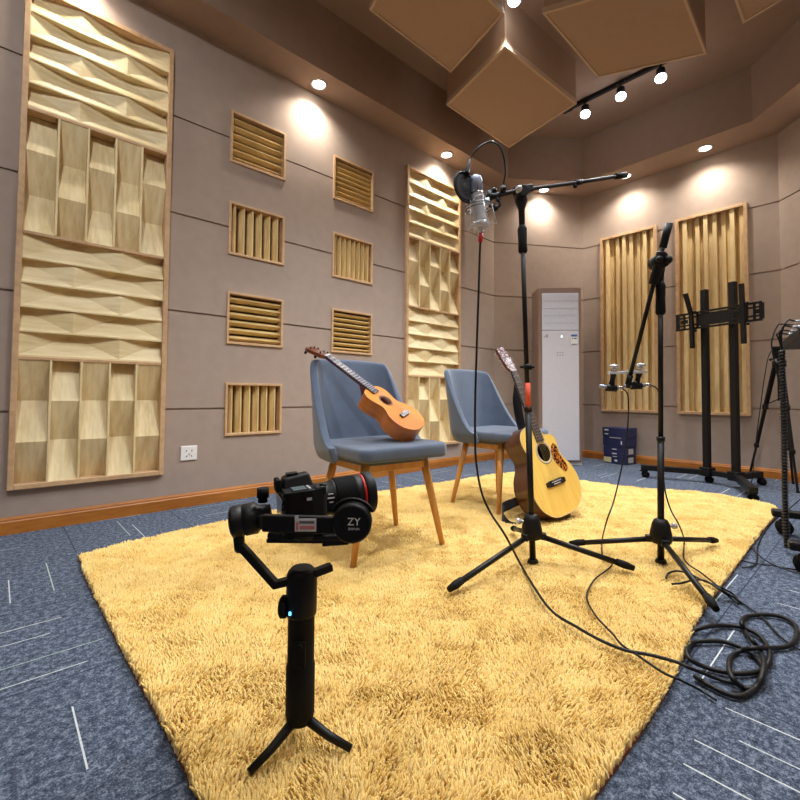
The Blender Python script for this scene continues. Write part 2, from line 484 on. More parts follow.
# ------------------------------------------------------------------ ceiling clouds
def cloud(pts,z,label):
    cx=sum(p[0] for p in pts)/4;cy=sum(p[1] for p in pts)/4
    t=thing('ceiling_cloud',label,'acoustic panel',(cx,cy,z),0,'fabric acoustic boxes on the ceiling')
    loc=[(p[0]-cx,p[1]-cy) for p in pts]
    area=sum(loc[i][0]*loc[(i+1)%4][1]-loc[(i+1)%4][0]*loc[i][1] for i in range(4))
    if area<0: loc=loc[::-1]
    m=MB();m.prism([(a*.985,b*.985) for a,b in loc],.012,ZC-z); ob('box_body',m,M['cloud'],t,bevel=.004)
    r=.955
    m=MB();m.prism(loc,0,.035,holes=[[(a*r,b*r) for a,b in loc[::-1]]]); ob('rim_strip',m,M['rim'],t,bevel=.004)
    m=MB();m.prism([(a*r*.998,b*r*.998) for a,b in loc],.006,.03); ob('face_panel',m,M['cloud'],t)
cloud([(2.522,1.724),(3.470,1.674),(3.619,2.429),(2.692,2.417)],3.10,'whole fabric ceiling box hanging above the silver microphone')
cloud([(1.657,2.135),(2.444,2.146),(2.30,1.58),(1.50,1.57)],3.10,'fabric ceiling box over the ukulele chair, its top cut by the frame')
cloud([(2.468,1.414),(3.296,1.426),(3.617,.805),(3.045,.754),][:3]+[(2.79,.76)],3.10,'wide fabric ceiling box partly hiding the black light track')
cloud([(3.489,.580),(2.70,.57),(2.58,-.06),(3.37,-.05)],3.10,'fabric ceiling box of which only one corner shows beyond the light track')

# ------------------------------------------------------------------ downlights
def spot(name,loc,target,energy,size,blend,col,radius,parent=None):
    l=bpy.data.lights.new(name,'SPOT'); l.energy=energy;l.spot_size=math.radians(size);l.spot_blend=blend;l.color=col;l.shadow_soft_size=radius
    o=bpy.data.objects.new(name,l);COL.objects.link(o);o.location=loc
    d=Vector(target)-Vector(loc); o.rotation_euler=d.to_track_quat('-Z','Y').to_euler()
    return o
M['lampw']=emis('downlight_glow',(255,246,232),14)
M['lampc']=emis('track_lamp_glow',(238,244,255),9)
WARM=(1,.91,.79); COOL=(.93,.965,1)
def downlight(x,y,label,proto=[]):
    if not proto:
        t=thing('downlight',label,'ceiling light',(x,y,ZS),0,'round downlights in the soffit')
        m=MB();m.lathe([(.060,-.001),(.060,-.006),(.048,-.007),(.044,-.001)],n=28,caps=False); ob('trim_ring',m,M['white'],t)
        m=MB();m.lathe([(.0,-.016),(.022,-.013),(.036,-.007),(.044,-.002)],n=28); ob('lamp_lens',m,M['lampw'],t)
        proto.append(t)
    else:
        t=copy_tree(proto[0]); t.location=(x,y,ZS); t['label']=label
    return t
DL=[(1.71,2.80,'downlight in the soffit above the small louvre panels'),
    (3.13,2.80,'downlight in the soffit above the diffuser beside the silver microphone'),
    (4.47,2.545,'downlight behind the long boom arm above the air conditioner'),
    (4.80,1.80,'downlight at the boom tip above the drooping-boom stand'),
    (4.79,1.093,'downlight in the soffit above the TV mount stand'),
    (.29,2.80,'downlight above the tall diffuser near the power socket'),
    (-1.13,2.80,'downlight over the wall beyond the tall diffuser'),
    (4.32,.16,'downlight over the angled corner wall'),
    (2.2,-.85,'downlight over the wall behind the mixer'),
    (.2,-.85,'downlight over the wall behind the viewpoint'),
    (-1.6,-.85,'downlight over the far end of the near wall')]
for x,y,lab in DL:
    downlight(x,y,lab)
    # aim slightly to the wall
    spot('downlight_lamp',(x,y,ZS-.022),(x,y,0),13 if (x<1 and y>2) else 27,145,1.0,WARM,.03)

# ------------------------------------------------------------------ track lights
tr=thing('light_track','black ceiling light track carrying three lit spot heads','track light rail',(3.985,1.55,ZC))
m=MB();m.box((0,-.02,-.018),(.035,1.05,.034)); ob('rail',m,M['blackp'],tr,bevel=.003)
m=MB();m.box((0,.47,-.02),(.045,.09,.04)); ob('power_feed',m,M['blackp'],tr,bevel=.003)
protoS=[]
def trackspot(x,y,z,label,zc,energy,aim,size=100):
    if not protoS:
        t=thing('track_spot',label,'spotlight',(x,y,z),0,'round track spot heads')
        m=MB();m.lathe([(.016,.10),(.030,.09),(.034,.08),(.034,.030)],n=24); ob('lamp_head',m,M['blackp'],t)
        m=MB();m.sphere((0,0,.012),(.042,.042,.034),20); ob('bulb_face',m,M['lampc'],t)  # glowing globe enlarged to imitate the lamp's glare
        m=MB();m.cyl((0,0,.09),(0,0,zc-z-.03),.007,n=10);m.box((0,0,zc-z-.036),(.03,.07,.02)); ob('stem',m,M['blackp'],t)
        protoS.append(t)
    else:
        t=copy_tree(protoS[0]); t.location=(x,y,z); t['label']=label
    spot('spot_lamp',(x,y,z-.030),aim,energy,size,.8,COOL,.045)
trackspot(3.97,1.837,3.30,'track spot at the end of the rail touching the hanging ceiling box',ZC,48,(2.6,1.5,0))
trackspot(3.96,1.516,3.30,'middle track spot of the three on the black rail',ZC,48,(2.4,1.2,0))
trackspot(3.965,1.203,3.30,'largest-looking track spot at the rail end near the wide ceiling box',ZC,48,(2.6,.9,0))
trackspot(2.46,1.61,3.30,'lone spotlight in the gap between three ceiling boxes',ZC,64,(2.2,1.4,0),120)
trackspot(1.35,1.30,3.30,'added out-of-view spot head above the near part of the rug',ZC,55,(1.3,1.3,0),120)  # unseen spot added to brighten the rug
trackspot(1.35,.30,3.30,'added out-of-view spot head above the camera gimbal',ZC,55,(1.2,.8,0),120)  # unseen fill light, given a copied spot head
trackspot(-.5,.70,3.30,'out-of-view spot head above the bare carpet, placed to light the tall diffuser',ZC,85,(.55,2.9,1.0),95)  # unseen spot, placed to throw side light on the tall diffuser
trackspot(2.45,.2,3.30,'added out-of-view spot head above the coiled cable',ZC,52,(2.4,.6,0),120)  # unseen spot added as fill over rug edge and carpet

# ------------------------------------------------------------------ rug
ZR=.030
poly=[(0.285, 2.211, 0.030), (0.266, 1.823, 0.030), (0.272, 1.550, 0.030)]
RX0,RX1,RY0,RY1=.275,3.60,.395,2.33
ctrl=[(.275,2.20),(.36,2.30),(1.1,2.40),(1.85,2.40),(2.55,2.33),(3.20,2.27),(3.40,2.18),(3.46,1.75),(3.54,1.25),(3.72,.90),(3.68,.60),(3.56,.47),(3.0,.45),(2.05,.425),(1.656,.411),(1.145,.361),(.5,.36),(.30,.40),(.275,1.1),(.268,1.7)]
rp=[(p.x,p.y) for p in cat([(a,b,0) for a,b in ctrl],8,True)]
rug=thing('rug','thick yellow shag rug lying under the chairs and microphone stands','rug',(1.9,1.35,0))
m=MB();m.prism([(a-1.9,b-1.35) for a,b in rp],.001,.010); ob('rug_backing',m,M['rugback'],rug)
def inside(px,py,poly):
    c=np.zeros(px.shape,bool);n=len(poly);j=n-1
    for i in range(n):
        xi,yi=poly[i];xj,yj=poly[j]
        k=((yi>py)!=(yj>py))&(px<(xj-xi)*(py-yi)/((yj-yi) if abs(yj-yi)>1e-12 else 1e-12)+xi)
        c^=k;j=i
    return c
def make_pile(step,name):
    gx=np.arange(.2,3.85,step);gy=np.arange(.25,2.5,step)
    X,Y=np.meshgrid(gx,gy);X=X.ravel();Y=Y.ravel()
    X=X+rng.uniform(-.5,.5,X.shape)*step;Y=Y+rng.uniform(-.5,.5,Y.shape)*step
    k=inside(X,Y,rp);X=X[k];Y=Y[k];n=len(X)
    def lf(fx,fy,ph): return np.sin(X*fx+ph)*np.cos(Y*fy+ph*1.7)
    ang=2.2*lf(9,11,1.)+1.6*lf(23,19,2.3)+1.2*lf(47,53,.4)+rng.normal(0,.8,n)
    clump=.5+.5*(lf(31,37,3.1)*.5+lf(61,67,.9)*.3+lf(90,83,5.)*.3)
    h=(.015+.009*np.clip(clump,0,1))*rng.uniform(.8,1.2,n)
    lean=rng.uniform(.004,.012,n)
    dx=np.cos(ang);dy=np.sin(ang)
    w=.0027*rng.uniform(.8,1.35,n)
    tw=rng.uniform(0,2*PI,n)
    z0=.008
    lay=[(0,0,1.),(.55,.35,1.15),(1.,1.,.55)]
    V=np.zeros((n,9,3))
    for li,(hz,ln,ww) in enumerate(lay):
        for c in range(3):
            a=tw+c*2*PI/3
            V[:,li*3+c,0]=X+dx*lean*ln+np.cos(a)*w*ww
            V[:,li*3+c,1]=Y+dy*lean*ln+np.sin(a)*w*ww
            V[:,li*3+c,2]=z0+h*hz
    V[:,:,0]-=1.9;V[:,:,1]-=1.35
    q=[]
    for l in range(2):
        for c in range(3):
            d=(c+1)%3;q.append([l*3+c,l*3+d,(l+1)*3+d,(l+1)*3+c])
    q=np.array(q);F=(q[None]+(np.arange(n)*9)[:,None,None]).reshape(-1,4)
    tri=(np.array([[6,7,8]])[None]+(np.arange(n)*9)[:,None,None]).reshape(-1,3)
    me=bpy.data.meshes.new(name)
    me.vertices.add(n*9);me.vertices.foreach_set('co',V.reshape(-1).astype(np.float32))
    loops=np.concatenate([F.reshape(-1),tri.reshape(-1)])
    me.loops.add(len(loops));me.loops.foreach_set('vertex_index',loops.astype(np.int32))
    st=np.concatenate([np.arange(len(F))*4,len(F)*4+np.arange(len(tri))*3])
    me.polygons.add(len(st));me.polygons.foreach_set('loop_start',st.astype(np.int32))
    me.update(calc_edges=True);me.polygons.foreach_set('use_smooth',np.ones(len(st),bool))
    me.materials.append(M['rug'])
    o=bpy.data.objects.new(name,me);COL.objects.link(o);o.parent=rug;o['kind']='stuff'
make_pile(.0052,'pile')

# ------------------------------------------------------------------ chairs
def rr(w,d,r,k=5):
    pts=[]
    for cx,cy,a0 in ((w-r,d-r,0),(-w+r,d-r,PI/2),(-w+r,-d+r,PI),(w-r,-d+r,3*PI/2)):
        for i in range(k+1):
            a=a0+PI/2*i/k; pts.append((cx+r*math.cos(a),cy+r*math.sin(a)))
    return pts
def make_chair(label):
    t=thing('upholstered_chair',label,'chair',(0,0,0),0,'blue upholstered chairs on the rug')
    for sx in (-1,1):
        for sy,ty in ((-1,-.135),(1,.125)):
            m=MB();a=Vector((sx*.150,ty,.405));b=Vector((sx*.232,sy*.178,0))
            m.tube([a,a.lerp(b,.5),b],[.019,.0165,.0115],14); ob('leg',m,M['beech'],t)
    m=MB()
    m.bar((-.16,-.14,.372),(.16,-.14,.372),.020,.036);m.bar((-.15,.13,.372),(.15,.13,.372),.020,.036)
    m.bar((-.155,-.14,.372),(-.148,.13,.372),.020,.036);m.bar((.155,-.14,.372),(.148,.13,.372),.020,.036)
    ob('seat_rail',m,M['beech'],t,bevel=.003)
    # seat cushion
    m=MB();base=rr(.223,.230,.050,5);n=len(base);vs=[];rings=[(.97,.404),(1,.410),(1.008,.430),(1.006,.452),(.985,.463),(.93,.467),(.6,.470),(.2,.471)]
    for s_,z in rings:
        for x,y in base:
            fz=z+(.004*math.sin(x*22)*math.cos(y*17) if z>.45 else 0)
            vs.append((x*s_*(1-.06*(y>0)),y*s_-.012,fz))
    fs=[(i*n+k,i*n+(k+1)%n,(i+1)*n+(k+1)%n,(i+1)*n+k) for i in range(len(rings)-1) for k in range(n)]
    fs+=[tuple(range(n))[::-1],tuple((len(rings)-1)*n+k for k in range(n))]
    m.add(vs,fs,True); ob('seat_cushion',m,M['blue'],t,sub=1)
    # back shell
    path=cat([(-.246,-.025,0),(-.244,.03,0),(-.238,.09,0),(-.218,.180,0),(-.135,.226,0),(0,.232,0),(.135,.226,0),(.218,.180,0),(.238,.09,0),(.244,.03,0),(.246,-.025,0)],4)
    L=[0]
    for i in range(1,len(path)): L.append(L[-1]+(path[i]-path[i-1]).length)
    Lt=L[-1];vs=[];nv=12;m=MB()
    for i,p in enumerate(path):
        s_=abs(2*L[i]/Lt-1)
        # top height along the path
        if s_<.54: zt=.855-.016*(s_/.54)**3
        else:
            q=(s_-.54)/.46; zt=.845-.385*(q**.82) if q<1 else .46
            zt=.839-.389*(1-(1-min(1,q))**1.8)
        zb=.378+.012*s_
        for j in range(nv+1):
            v=j/nv; z=zb+(zt-zb)*v; hh=(z-.40)/.45
            k=max(0,hh)
            tap=1-.03*k*(1 if abs(p.x)>.05 else 1)
            y=p.y+(.075*k**1.15 if p.y>.0 else .075*k**1.15*max(0,(p.y+.025)/.025))
            inw=1-.10*max(0,(.44-z)/.06)
            vs.append((p.x*tap*inw,y*(inw if p.y>0 else 1),z))
    npth=len(path)
    m.add(vs,[(i*(nv+1)+j,(i+1)*(nv+1)+j,(i+1)*(nv+1)+j+1,i*(nv+1)+j+1) for i in range(npth-1) for j in range(nv)],True)
    ob('back_shell',m,M['blue'],t,solid=.034,sub=2)
    m=MB();m.prism(rr(.17,.165,.06,5),.385,.408); ob('seat_base',m,M['blue'],t)
    return t
ch1=make_chair('blue upholstered chair with wooden legs, a ukulele resting on its seat')
ch1.location=(1.298,1.568,.022); ch1.rotation_euler=(0,0,math.radians(-6))
ch2=copy_tree(ch1); ch2['label']='blue upholstered chair with the acoustic guitar leaning beside it'
ch2.location=(2.36,1.665,.022); ch2.rotation_euler=(0,0,math.radians(-2))

# ------------------------------------------------------------------ guitars
def frame_from(tail,head,side):
    u=(Vector(head)-Vector(tail)).normalized(); s=Vector(side); s=(s-u*s.dot(u)).normalized(); n=s.cross(u)
    Mx=Matrix((s,u,n)).transposed().to_4x4(); Mx.translation=Vector(tail); return Mx
def body_outline(pts,k=7): return [(p.x,p.y) for p in cat([(a,b,0) for a,b in pts],k,True)]
def offset_scale(o,d):
    n=len(o);out=[]
    for i in range(n):
        a=o[i-1];b=o[(i+1)%n];tx,ty=b[0]-a[0],b[1]-a[1];l=math.hypot(tx,ty) or 1
        out.append((o[i][0]-ty/l*d*-1*-1,o[i][1]+tx/l*d))
    return out
def make_guitar(name,label,cat_,Mx,outl,depth,hole,hr,bridge_y,joint_y,nut_y,head_l,nw,jw,nstr,mats,group,pick=None,fb_end=None,bridge=(.15,.03)):
    t=thing(name,label,cat_,M=Mx,group=group)
    t.matrix_basis=Mx
    o=body_outline(outl)
    area=sum(o[i][0]*o[(i+1)%len(o)][1]-o[(i+1)%len(o)][0]*o[i][1] for i in range(len(o)))
    if area<0: o=o[::-1]
    ins=offset_scale(o,.003)
    m=MB();m.prism(o,-depth,-.003,smooth_side=True,faces='s');m.prism(o,-depth-.001,-depth,faces='tb'); ob('body_sides',m,mats['side'],t)
    hp=[(hole[0]+hr*math.cos(2*PI*i/36),hole[1]+hr*math.sin(2*PI*i/36)) for i in range(36)]
    m=MB();m.prism(ins,-.003,.0005,holes=[hp[::-1]]); ob('soundboard',m,mats['top'],t)
    m=MB()
    m.tube([(x,y,-.001) for x,y in offset_scale(o,.0012)],.0022,6,closed=True);
    if mats.get('backbind'): m.tube([(x,y,-depth+.001) for x,y in o],.0018,6,closed=True)
    ob('binding',m,mats['bind'],t)
    m=MB();m.lathe([(hr*1.04,.0006),(hr*1.04,.0011),(hr*1.28,.0011),(hr*1.28,.0006)],(hole[0],hole[1],0),n=36,caps=False); ob('rosette',m,mats['ros'],t)
    m=MB();m.prism([(x*.97,y*.97+.008) for x,y in o],-depth+.004,-depth+.006); ob('inner_back',m,mats['side'],t)
    if pick:
        q=body_outline(pick,6)
        a2=sum(q[i][0]*q[(i+1)%len(q)][1]-q[(i+1)%len(q)][0]*q[i][1] for i in range(len(q)))
        m=MB();m.prism(q if a2>0 else q[::-1],.0006,.0022); ob('pickguard',m,mats['pick'],t)
    bw,bh=bridge
    m=MB();m.prism([(-bw/2,bridge_y-bh*.35),(-bw*.38,bridge_y-bh*.5),(bw*.38,bridge_y-bh*.5),(bw/2,bridge_y-bh*.35),(bw/2,bridge_y+bh*.35),(bw*.3,bridge_y+bh*.5),(-bw*.3,bridge_y+bh*.5),(-bw/2,bridge_y+bh*.35)],.0005,.009)
    br=ob('bridge',m,mats['bridge'],t,bevel=.002)
    m=MB();m.box((0,bridge_y+bh*.18,.0095),(bw*.5,.0022,.005)); ob('saddle',m,M['white'],br)
    if mats.get('pins'):
        for i in range(nstr):
            m=MB();m.sphere(((i-(nstr-1)/2)*bw*.062,bridge_y-bh*.2,.010),.0028,8); ob('bridge_pin',m,M['white'],br)
    # neck
    m=MB();vs=[];n=12;secs=[(joint_y-.01,jw,.026),(joint_y+.04,jw*.97,.020),((joint_y+nut_y)/2,(jw+nw)/2,.018),(nut_y,nw,.017)]
    for y,w,dd in secs:
        for i in range(n+1):
            a=PI*i/n; vs.append((w/2*math.cos(a),y,-dd*math.sin(a)+.003))
    m.add(vs,[(i*(n+1)+k,i*(n+1)+k+1,(i+1)*(n+1)+k+1,(i+1)*(n+1)+k) for i in range(len(secs)-1) for k in range(n)],True)
    m.add([vs[k] for k in range(n+1)],[tuple(range(n+1))[::-1]])
    m.add([(-jw*.45,joint_y-.005,-depth*.75),(jw*.45,joint_y-.005,-depth*.75),(jw*.45,joint_y-.005,0),(-jw*.45,joint_y-.005,0),(-jw*.3,joint_y+.03,-.02),(jw*.3,joint_y+.03,-.02),(jw*.45,joint_y+.045,0),(-jw*.45,joint_y+.045,0)],[(0,1,2,3),(0,4,5,1),(4,7,6,5),(1,5,6,2),(0,3,7,4),(3,2,6,7)])
    ob('neck',m,mats['neck'],t)
    fe=fb_end if fb_end else joint_y-.06
    m=MB();m.prism([(-jw*.52,fe),(jw*.52,fe),(nw*.5,nut_y),(-nw*.5,nut_y)],.001,.0075); fb=ob('fretboard',m,mats['fb'],t)
    sl=nut_y-bridge_y
    nf=20 if nstr==6 else 16
    m=MB();pts=[]
    for i in range(1,nf+1):
        y=bridge_y+sl*2**(-i/12)
        if y<fe+.005: break
        w=nw+(jw*1.04-nw)*(nut_y-y)/(nut_y-fe); m.box((0,y,.0078),(w*.97,.0011,.0012))
    ob('frets',m,M['steel'],fb)
    # headstock tilted back
    tilt=math.radians(13);c,s=math.cos(tilt),math.sin(tilt)
    Hd=MB();hw=nw*.5;hp2=[(-hw,0),(hw,0),(hw*1.55,head_l*.18),(hw*1.45,head_l*.9),(hw*1.1,head_l),(0,head_l*.965),(-hw*1.1,head_l),(-hw*1.45,head_l*.9),(-hw*1.55,head_l*.18)]
    MH=Matrix(((1,0,0,0),(0,c,s,nut_y),(0,-s,c,.004),(0,0,0,1)))
    Hd.prism(hp2,-.014,0,MH); hd=ob('headstock',Hd,mats['head'],t,bevel=.0015)
    f2=MB();f2.prism([(a*.97,b*.985+.002) for a,b in hp2],.0002,.0018,MH); ob('headstock_face',f2,mats['headface'],hd)
    m=MB();m.box((0,nut_y,.006),(nw,.005,.008)); ob('nut',m,M['white'],t)
    k=nstr//2
    for sd in (-1,1):
        for i in range(k):
            y=head_l*(.28+.50*i/(max(1,k-1)))
            m=MB();q=MB()
            q.cyl((sd*hw*.8,y,.0),(sd*hw*.8,y,.012),.003,n=8);q.cyl((sd*hw*1.45,y,-.009),(sd*hw*1.45+sd*.018,y,-.009),.002,n=8)
            q.sphere((sd*hw*1.45+sd*.022,y,-.009),(.008,.006,.009),10)
            q.v=[MH@v for v in q.v]; ob('tuner',q,mats['tuner'],hd)
    for i in range(nstr):
        f=(i-(nstr-1)/2)/((nstr-1)/2)
        m=MB();m.tube([(f*bw*.24 if nstr==6 else f*.021,bridge_y,.012),(f*nw*.40,nut_y,.0105),(f*hw*.8,nut_y+head_l*.5,-.10*head_l+.006)],.0005 if nstr==6 else .0004,5)
        ob('string',m,M['steel'] if nstr==6 else M['white'],t)
    return t
spr=NT('spruce_top')
def topmat(name,c1,c2,coat=.6,rough=.25,spec=.5):
    return wood(name,c1,c2,rough,(34,2.0,4),3.6,coat,spec=spec,strength=.03)
mG={'side':wood('rosewood_side',(46,24,14),(92,54,30),.3,(4,2,40),3,.7),'top':topmat('spruce_soundboard',(240,188,80),(252,216,112)),'bind':plain('cream_binding',(214,196,160),.4),
    'ros':plain('rosette_rings',(196,184,160),.4,noise=.3,nscale=500),'bridge':plain('ebony',(30,24,22),.4),'neck':wood('dark_mahogany_neck',(60,30,18),(96,52,30),.35,(20,2,4),4,.4),
    'fb':plain('rosewood_fretboard',(74,60,54),.4),'head':wood('mahogany_headstock',(80,40,24),(120,66,40),.35,(20,2,4),4,.4),'tuner':M['chrome'],'pins':True}
hf=NT('patterned_headface'); v=hf.coord(); vo=hf.n('ShaderNodeTexVoronoi'); vo.inputs['Scale'].default_value=90; hf.l(v,vo.inputs['Vector'])
hf.l(hf.ramp(vo.outputs['Distance'],[(.30,lin((206,196,200))),(.5,lin((100,70,70)))]),hf.b.inputs['Base Color']); hf.set(Roughness=.3); mG['headface']=hf.m
pk=NT('tortoise_pickguard'); v=pk.coord(); f=pk.noise(v,75,2,.5); pk.l(pk.ramp(f,[(.46,lin((40,16,12))),(.56,lin((200,120,34)))]),pk.b.inputs['Base Color']); pk.set(Roughness=.2); mG['pick']=pk.m
gout=[(0,0),(.10,.010),(.172,.065),(.200,.150),(.182,.225),(.138,.285),(.125,.325),(.131,.362),(.130,.395),(.110,.420),(.080,.423),(.052,.430),(.037,.452),(.032,.485),(0,.492),(-.06,.490),(-.118,.470),(-.146,.425),(-.142,.375),(-.125,.325),(-.138,.285),(-.182,.225),(-.200,.150),(-.172,.065),(-.10,.010)]
gt=[(2.302, 1.177, 0.061)][0]; gh=[(2.222, 1.520, 0.967)][0]
YAW=.8324
Rv=Vector((math.sin(YAW),-math.cos(YAW),0)); Fv=Vector((math.cos(YAW),math.sin(YAW),0))
Mg=frame_from(gt,gh,Rv*.84+Fv*.545)@Matrix.Scale(1.03,4)
gsc=(Vector(gh)-Vector(gt)).length
g=make_guitar('acoustic_guitar','full-size acoustic guitar with yellow spruce top and black strap, standing by a chair','guitar',Mg,gout,.118,(0,.335),.050,.170,.485,.815,.165,.044,.057,6,mG,None,
   pick=[(.052,.305),(.066,.345),(.095,.368),(.117,.345),(.118,.305),(.135,.262),(.142,.222),(.112,.205),(.086,.228),(.062,.265)],fb_end=.395,bridge=(.155,.032))
# strap
def ribbon(pts,w,side,t=.0022):
    P=cat(pts,8);mb=MB();vs=[]
    sd=[Vector(s) for s in side];n=len(P)
    for i,p in enumerate(P):
        k=i/(n-1)*(len(sd)-1);a=int(min(k,len(sd)-2));s=sd[a].lerp(sd[a+1],k-a).normalized()
        T=(P[min(i+1,n-1)]-P[max(i-1,0)]).normalized();s=(s-T*s.dot(T)).normalized();nn=T.cross(s)
        ww=w[int(i/(n-1)*(len(w)-1))] if False else np.interp(i/(n-1),np.linspace(0,1,len(w)),w)
        for a,b in ((-1,-1),(1,-1),(1,1),(-1,1)): vs.append(p+s*ww/2*a+nn*t/2*b)
    fs=[(i*4+k,i*4+(k+1)%4,(i+1)*4+(k+1)%4,(i+1)*4+k) for i in range(n-1) for k in range(4)]+[(3,2,1,0),tuple((n-1)*4+k for k in range(4))]
    mb.add(vs,fs,False);return mb
M['strap']=fabric('strap_webbing',(28,27,34),500,.25,.4,.001,.3)
m=ribbon([(2.257, 1.461, 0.842), (2.309, 1.495, 0.774), (2.309, 1.495, 0.684), (2.314, 1.491, 0.612), (2.327, 1.479, 0.523), (2.313, 1.437, 0.438)],[.006,.03,.052,.052,.05,.05],[Rv]*2)
m2=ribbon([(2.207, 1.372, 0.127), (2.110, 1.392, 0.111), (2.072, 1.427, 0.083), (2.025, 1.402, 0.054), (2.013, 1.359, 0.018), (2.043, 1.318, 0.008), (2.105, 1.303, 0.018)],[.05]*2,[(0,0,1)]*2)
ob('strap',m,M['strap'],g,world=True);ob('strap',m2,M['strap'],g,world=True)

mU={'side':wood('mahogany_side',(176,90,28),(214,126,52),.32,(4,2,30),3,.5),'top':topmat('mahogany_soundboard',(196,104,10),(212,130,22),.0,.5,.15),'bind':plain('amber_binding',(210,130,54),.3),
    'ros':plain('dark_rosette',(90,52,30),.4),'bridge':plain('walnut_bridge',(58,46,50),.4),'neck':wood('ukulele_neck',(96,46,26),(132,70,40),.3,(20,2,4),4,.5),'fb':plain('ukulele_fretboard',(70,66,78),.22),
    'head':wood('ukulele_headstock',(110,56,34),(150,84,52),.3,(20,2,4),4,.5),'headface':plain('ukulele_headface',(96,50,32),.3),'tuner':M['blackp']}
s=1.04
uo=[(0,0),(.045,.006),(.088,.038),(.104,.085),(.094,.130),(.070,.165),(.064,.190),(.074,.225),(.079,.255),(.066,.288),(.030,.305),(0,.308)]
uo=uo+[(-a,b) for a,b in uo[::-1][1:-1]]
ut=Vector([(1.405, 1.399, 0.554)][0]); uh=Vector([(1.076, 1.928, 0.990)][0])
Mu=frame_from(ut,uh,Rv*.62+Vector((0,0,.10))+Fv*.80)
uk=make_guitar('ukulele','glossy orange ukulele lying face up across the chair, neck over the backrest','ukulele',Mu,uo,.072,(0,.205),.028,.098,.308,.565,.115,.037,.046,4,mU,None,fb_end=.262,bridge=(.072,.024))
uz=min((Mu@Vector((a,b,-.073))).z for a,b in uo)
print('UKE lowest z',uz,'len',(uh-ut).length,'guitar len',gsc,'guitar low',min((Mg@Vector((a,b,-.106))).z for a,b in gout),min((Mg@Vector((a,b,0))).z for a,b in gout))

# ------------------------------------------------------------------ microphone stands
def mic_stand(label,base,hub_z,feet,top,hub_r=.036):
    b=Vector(base);tp=Vector(top)
    t=thing('microphone_stand',label,'microphone stand',b,0,'black tripod boom stands')
    ax=(tp-b).normalized()
    hz=b+ax*(hub_z)
    ob('pole',MB().cyl(b,b.lerp(tp,.42),.0125,n=16).cyl(b.lerp(tp,.42),tp,.0095,n=16).cyl(b.lerp(tp,.415),b.lerp(tp,.43),.0155,n=16),M['black'],t,world=True)
    m=MB();m.lathe([(.014,.075),(.024,.070),(.032,.055),(hub_r+.004,.015),(hub_r+.006,-.01),(hub_r,-.022),(.02,-.026)],hz,ax,n=24)
    for k in range(3):
        d=(Vector(feet[k])-b);d.z=0;d.normalize();m.bar(hz+d*.02+Vector((0,0,-.008)),hz+d*.055+Vector((0,0,-.012)),.028,.026)
    ob('hub',m,M['blackp'],t,world=True,bevel=.003)
    m=MB();sd=Rv if 'twin' in label else -Rv
    m.cyl(hz+Vector((0,0,.045)),hz+sd*.055+Vector((0,0,.045)),.005,n=10).cyl(hz+sd*.048+Vector((0,0,.045)),hz+sd*.062+Vector((0,0,.045)),.012,n=12); ob('clamp_knob',m,M['steel'],t,world=True)
    m=MB();m.cyl(b,b+ax*.012,.022,.018,n=16); ob('pole_end_cap',m,M['blackp'],t,world=True)
    for k in range(3):
        f=Vector(feet[k]);d=(f-b);d.z=0;d.normalize();a=hz+d*.035+Vector((0,0,-.012))
        lg=ob('leg',MB().cyl(a,f+Vector((0,0,.012)),.0105,n=14),M['black'],t,world=True)
        e=(f-a).normalized();m=MB();m.tube([f+Vector((0,0,.012))-e*.05,f+Vector((0,0,.012))-e*.02,f+Vector((0,0,.012))+e*.015],[.0125,.0145,.010],14); ob('rubber_foot',m,M['blackr'],lg,world=True)
        s1=hz+d*.10+Vector((0,0,-.03))
    return t
Zl=.034
b1=[(1.618, 0.975, 0.030)][0]; f1=[(1.155, 1.001, 0.040), (1.801, 0.673, 0.040), (1.880, 1.241, 0.040)]; t1=[(1.577, 0.999, 1.482)][0]
st1=mic_stand('black boom stand holding the large silver microphone, standing on the rug',b1,.118,f1,t1)
b2=[(2.011, 0.632, 0.030)][0]; f2=[(1.665, 0.376, 0.040), (2.422, 0.539, 0.040), (1.895, 0.945, 0.040)]; t2=[(2.019, 0.623, 1.206)][0]
st2=mic_stand('black stand with drooping boom carrying twin pencil microphones',b2,.10,f2,t2)
# stand 1 upper fittings
T1=Vector(t1)
ax1=(T1-Vector(b1)).normalized()
bm=[Vector(p) for p in [(1.410, 1.015, 1.473), (1.576, 1.000, 1.545), (1.856, 0.920, 1.637), (2.170, 0.811, 1.743)]]
m=MB();m.tube([T1-ax1*.20,T1-ax1*.19,T1-ax1*.16,T1-ax1*.10,T1-ax1*.085],[.014,.019,.017,.019,.013],16); ob('height_grip',m,M['blackr'],st1,world=True)
m=MB();m.tube([T1-ax1*.09,T1-ax1*.02,T1+ax1*.015,bm[1]-ax1*.0],[.012,.013,.026,.018],16)
m.cyl(bm[1]-Fv*.032-ax1*.015,bm[1]+Fv*.03-ax1*.015,.024,n=18); ob('tilt_joint',m,M['blackp'],st1,world=True,bevel=.002)
m=MB();q=bm[1]-Vector((0,0,.014))-Rv*.02;m.tube([q-Fv*.03,q-Fv*.048],[.014,.012],10);m.sphere(q-Fv*.05,.009,10); ob('tilt_knob',m,M['steel'],st1,world=True)
d0=(bm[2]-bm[1]).normalized()
bo=ob('boom_arm',MB().tube([bm[0],bm[1],bm[2],bm[3]],.0085,12),M['black'],st1,world=True)
m=MB();m.bar(bm[1]-d0*.035,bm[1]+d0*.055,.036,.030); ob('boom_clamp',m,M['blackp'],bo,world=True,bevel=.004)
ob('boom_end_sleeve',MB().cyl(bm[3]-d0*.075,bm[3],.0135,n=14),M['blackp'],bo,world=True)
